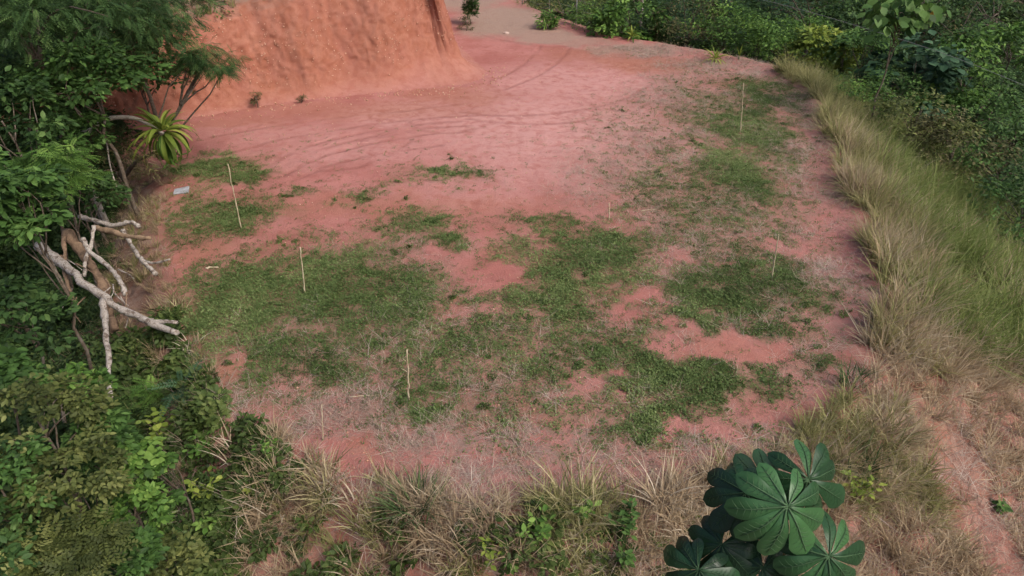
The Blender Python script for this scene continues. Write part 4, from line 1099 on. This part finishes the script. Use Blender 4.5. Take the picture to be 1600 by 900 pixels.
lying('pale stick lying right of the short stake stub', (1001, 331), (1024, 328), .015, 1)
lying('broken stick lying in the left grass near the dead branches', (322, 421), (342, 420), .03, 2)
lying('long dry stalk lying on straw left of the nearest stake', (545, 622), (592, 617), .012, 3)

m, nt = new_mat('grey_sheet'); k = NT(nt)
tc = k.n('ShaderNodeTexCoord').outputs['Object']
k.out(k.bsdf(k.mix(k.ramp(k.noise(7, 4, .6, tc), .35, .7), (.40, .41, .45), (.27, .26, .27)), .6, .4)); M_SHEET = m
c = ground_at(284, 300)
ca, sa = math.cos(.35), math.sin(.35)
corner = np.array([(-.23, -.17), (.21, -.2), (.24, .16), (-.2, .19)]); V = []
for z in (.015, .045):
    for j, (a, b) in enumerate(corner): V.append((a * ca - b * sa, a * sa + b * ca, z + (.05 if j == 2 else 0)))
sh = link('grey_board', make_mesh('grey_board', np.array(V), np.array([(0, 3, 2, 1), (4, 5, 6, 7), (0, 1, 5, 4), (1, 2, 6, 5), (2, 3, 7, 6), (3, 0, 4, 7)]), M_SHEET, False), None, 'small pale grey board lying at the left pad edge', 'board', loc=c)

# ------------------------------------------------------------------ plants at the back of the pad
def rosette_plant(name, label, px, py, nleaf, L, w, mats, seed, el0=.1, el1=1.4, bend=.8):
    b = ground_at(px, py); root = empty(name, b, label, 'plant')
    v, f = tube(np.array([[0, 0, -.1], [0, 0, .08], [.01, 0, .16]]), np.array([.05, .045, .03]), 7); link('stem', make_mesh('stem', v, f, M_STEM), root)
    rosette(root, np.array([0, 0, .12]), nleaf, L, w, mats, seed, el0, el1, bend)
rosette_plant('strap_leaved_clump', 'yellow strap-leaved clump at the back edge of the pad', 1117, 97, 34, .85, .035, ('yellow', 'yellow'), 31)
rosette_plant('strap_leaved_clump', 'pale strap-leaved clump at the foot of the bright light green shrub', 987, 62, 22, .8, .04, ('yellow', 'bright'), 32)
rosette_plant('strap_leaved_clump', 'upright single-bladed plant right of the yellow clump', 1154, 93, 6, .7, .04, ('yellow', 'mid'), 33, 1.0, 1.5, .2)
def small_bush(name, label, cat, px, py, r, tm, lf, mt, ncl, nl, seed, lift=.5, **kw):
    b = ground_at(px, py); root = empty(name, b, label, cat)
    c = np.array([0, 0, r[2] * .55 + lift * .5])
    V, Fx, tint, cc = crown_arrays(seed, r, ncl, nl, lf, tm, zmin=-.6, hollow=.15, **kw)
    link('crown', make_mesh('crown', V + c, Fx, M_L[mt], False, {'tint': tint}), root)
    link('trunk', trunk_mesh('trunk', (0, 0, 0), c, cc, .03, seed, M_BARK, 6), root)
small_bush('columnar_shrub', 'narrow upright dark shrub at the foot of the bank beside the track', 'shrub', 736, 38, (.36, .36, 1.35), 'narrow', .24, 'dark', 60, 30, 301, .5, droop=-.5)
small_bush('roadside_bush', 'small bright green bush on the far side of the track', 'shrub', 853, 44, (.65, .6, .5), 'narrow', .32, 'bright', 22, 22, 302, .2)
small_bush('bank_weed', 'grey green scrubby weed on the left end of the bank foot', 'weed', 300, 170, (.5, .4, .5), 'narrow', .14, 'rust', 16, 20, 303, .3)
small_bush('bank_weed', 'narrow dark weed hanging at the bank foot left of centre', 'weed', 402, 168, (.2, .2, .45), 'narrow', .16, 'rust', 10, 18, 304, .3)
small_bush('bank_weed', 'tiny scrub at the bank foot below the middle of the face', 'weed', 472, 161, (.22, .2, .22), 'narrow', .12, 'rust', 8, 14, 305, .1)
small_bush('bank_weed', 'dry scrub low on the bank corner beside the columnar shrub', 'weed', 727, 48, (.5, .4, .5), 'narrow', .16, 'rust', 14, 18, 306, .2)

# pale stone on the track
rng = np.random.default_rng(71)
def stone(label, px, py, r, col):
    b = ground_at(px, py); d = rand_dirs(rng, 1)
    lat, lon = 7, 10; V = []
    for i in range(lat):
        th = math.pi * i / (lat - 1)
        for j in range(lon):
            ph = 2 * math.pi * j / lon
            rr = r * (.8 + .35 * float(vnoise(np.array([math.cos(ph) * math.sin(th) * 1.7 + 5]), np.array([math.sin(ph) * math.sin(th) * 1.7 + math.cos(th) * 2 + px]))[0]))
            V.append((rr * 1.3 * math.sin(th) * math.cos(ph), rr * math.sin(th) * math.sin(ph), rr * .7 * math.cos(th) + r * .3))
    i = np.arange(lat - 1)[:, None] * lon; j = np.arange(lon)[None]
    Fq = np.stack([i + j, i + lon + j, i + lon + (j + 1) % lon, i + (j + 1) % lon], -1).reshape(-1, 4)
    link('stone', make_mesh('stone', np.array(V), Fq, col, False), None, label, 'stone', loc=b)
M_STONE = wood_material('pale_stone', (.5, .36, .3), (.62, .48, .42), (.45, .25, .2), 4, .4)
stone('pale pinkish stone on the gravel track', 791, 53, .13, M_STONE)

# wire fence beyond the track
m, nt = new_mat('galvanised_wire'); k = NT(nt); k.out(k.bsdf((.2, .2, .19), .6, .3)); M_WIRE = m
fp = [along(a, b, c) for a, b, c in [(770, -6, 53), (816, 6, 49), (858, 20, 46), (900, 33, 43), (940, 48, 41)]]
fp = [np.array([p[0], p[1], tz(p[0], p[1])]) for p in fp]
fr_ = empty('wire_fence', fp[0], 'thin wire fence with slim posts along the far side of the track', 'fence')
for p in fp:
    v, f = tube(np.array([[0, 0, -.3], [0, 0, .8], [0, 0, 1.6]]), np.array([.035, .035, .035]), 7); link('post', make_mesh('post', v, f, M_WIRE), fr_, loc=p - fp[0])
for hgt in (.5, 1.0, 1.5):
    pts = np.array([p - fp[0] + [0, 0, hgt] for p in fp])
    v, f = tube(pts, np.full(len(pts), .010), 5); link('wire', make_mesh('wire', v, f, M_WIRE), fr_)
cp = [along(1060, -30, 40), along(1225, 8, 34), along(1383, 54, 30), along(1500, 93, 27.5), along(1640, 150, 25)]
v, f = tube(np.array(spline(cp, 10)) - cp[0], np.full(41, .010), 6)
link('overhead_cable', make_mesh('overhead_cable', v, f, M_WIRE), None, 'thin overhead cable slanting across the trees at top right', 'cable', loc=cp[0])
tp = along(1003, 14, 44)
v, f = tube(np.array([[0, 0, tz(tp[0], tp[1]) - tp[2]], [.05, 0, -.5], [0, 0, .8]]), np.array([.09, .06, .04]), 7)
link('bare_pole', make_mesh('bare_pole', v, f, M_PALESTEM), None, 'slim bare pole rising behind the bright light green shrub', 'pole', loc=tp)

# ------------------------------------------------------------------ single grass clumps and weeds on the near slope
def clump(name, label, px, py, h, n, mat, seed, spread=.28, bend=.6, width=.019):
    rng = np.random.default_rng(seed); b = ground_at(px, py)
    v, f, t = blades(rng, int(n * .6), h, spread, width * 1.5, bend, 5, .55)
    me = make_mesh(name, v, f, mat, True, {'tint': t})
    link(name, me, None, label, 'grass clump', 'grass clumps on the near slope', None, b - [0, 0, .04])
def clump_mat(nm, d, m_, l): return leaf_material(nm, d, m_, l, .65, .3, spec=.2)
MC_D = clump_mat('clump_dry', (.24, .16, .10), (.48, .37, .24), (.70, .60, .46))
MC_M = clump_mat('clump_mixed', (.09, .105, .035), (.26, .24, .10), (.60, .51, .30))
MC_G = clump_mat('clump_green', (.035, .065, .022), (.075, .13, .045), (.15, .21, .08))
for i, a in enumerate([
    ('tall half green clump, largest on the near pad edge', 895, 800, 1.15, 210, MC_M, .42),
    ('dry straw clump right of the largest near clump', 1032, 790, 1.1, 110, MC_D, .2),
    ('fine dark green clump spilling over the near pad edge', 650, 800, .95, 190, MC_G, .34),
    ('green clump on the near pad edge left of the fine dark clump', 505, 760, .8, 130, MC_M, .3),
    ('dry tuft fringing the pad left of the fine dark clump', 560, 790, .7, 90, MC_D, .25),
    ('green clump at the right front corner of the pad', 1375, 690, 1.0, 200, MC_M, .4),
    ('smaller green clump above the umbrella leaves', 1330, 735, .9, 160, MC_G, .36),
    ('dry tuft sprawling left of the umbrella leaves', 1075, 830, .8, 110, MC_D, .3),
    ('pale dry tuft on the left near slope', 440, 790, .75, 110, MC_D, .3),
    ('arching dry tuft by the lower left weeds', 370, 710, .8, 100, MC_D, .3),
    ('pale dry tuft at the bottom edge left of the bare red soil', 560, 895, .7, 90, MC_D, .25),
    ('half green tuft right of the bare red soil', 880, 890, .7, 100, MC_M, .25),
    ('yellowish tuft at the left pad edge above the fallen trunk end', 275, 490, .55, 80, MC_M, .2),
    ('straw tuft at the left pad edge below the fallen trunk end', 300, 545, .5, 70, MC_D, .2),
    ('green tuft on the fringe at the right pad edge', 1330, 600, .7, 90, MC_G, .25)]):
    clump('grass_clump', a[0], a[1], a[2], a[3], a[4], a[5], 400 + i, a[6])

def weed(label, px, py, h, lf, mt, nst, seed, tm='full', name='leafy_weed', cat='weed'):
    rng = np.random.default_rng(seed); b = ground_at(px, py); root = empty(name, b, label, cat, 'leafy weeds on the near slope')
    st = []; P_ = []; D_ = []; 
    for s in range(nst + 2):
        a = rng.uniform(0, 6.28); e = np.array([math.cos(a) * .4 * h, math.sin(a) * .4 * h, h * rng.uniform(.7, 1)])
        pth = limb_path((0, 0, -.05), e, rng, 6, .1); st.append(tube(pth, np.linspace(.012, .005, 6), 5))
        for q in range(9):
            t = .35 + .65 * q / 8; p = pth[min(5, int(t * 5))] + rng.normal(0, .02, 3); aa = q * 2.4 + a
            P_.append(p); D_.append((math.cos(aa), math.sin(aa), .25 * t + rng.normal(0, .15)))
    v, f = merge(st); link('stem', make_mesh('stem', v, f, M_STEM), root)
    P_ = np.array(P_); tv, tf = LT[tm]; n = len(P_)
    V, Fx = scatter(tv, tf, P_, frames(np.array(D_), np.array([0, 0, 1.0]) + rng.normal(0, .35, (n, 3))), lf * (.74 if tm == 'full' else 1) * rng.uniform(.45, 1.25, n))
    link('leaves', make_mesh('leaves', V, Fx, M_L[mt], False, {'tint': np.repeat(rng.uniform(.2, 1, n), len(tv))}), root)
for i, a in enumerate([
    ('yellow green weed with large drooping leaves, brightest at lower left', 265, 690, .7, .26, 'yellow', 5),
    ('bright weed below the brightest lower left weed', 325, 780, .55, .2, 'yellow', 5),
    ('small yellow rosette weed on the left near slope', 390, 780, .3, .18, 'yellow', 3),
    ('green weed under the small yellow rosette', 335, 830, .5, .2, 'bright', 5),
    ('green weed beside the low leafy shrub at lower left', 255, 840, .55, .2, 'bright', 5),
    ('leafy weed at the bottom edge of the lower left', 185, 870, .6, .22, 'bright', 5),
    ('green weed on the edge of the left pad corner', 315, 715, .5, .2, 'bright', 4),
    ('leafy green weed left of the pale dry tuft', 425, 715, .45, .17, 'bright', 4),
    ('green weed at the foot of the largest near clump', 838, 850, .55, .2, 'bright', 6),
    ('yellow green weed at the bottom edge right of the red soil', 770, 880, .4, .16, 'yellow', 4),
    ('fresh weed right of the largest near clump', 915, 815, .35, .2, 'bright', 3),
    ('dense green weed below the dry straw clump', 965, 835, .6, .18, 'mid', 7),
    ('green weed at the bottom edge left of the umbrella leaves', 975, 885, .55, .17, 'mid', 6),
    ('pale green weed peeping out right of the umbrella leaves', 1335, 780, .6, .2, 'yellow', 5),
    ('green weed alone on the dry lower right slope', 1560, 800, .25, .17, 'mid', 3),
    ('low green seedling at the bottom edge by the red soil', 805, 895, .3, .15, 'bright', 3)]):
    weed(*a, 500 + i)
for i, a in enumerate([
    ('fern with arching fronds below the hanging dead branch', 215, 645, .5, .5, 'mid', 3),
    ('brighter fern right of the hanging dead branch', 250, 622, .45, .45, 'bright', 3),
    ('dark fern clump at the left pad corner', 290, 635, .5, .5, 'blue', 3),
    ('small fern above the brightest lower left weed', 205, 690, .4, .42, 'bright', 2),
    ('fern in the weeds at the bottom of the lower left', 300, 870, .45, .42, 'mid', 2)]):
    weed(*a, 600 + i, 'fine', 'fern', 'fern')
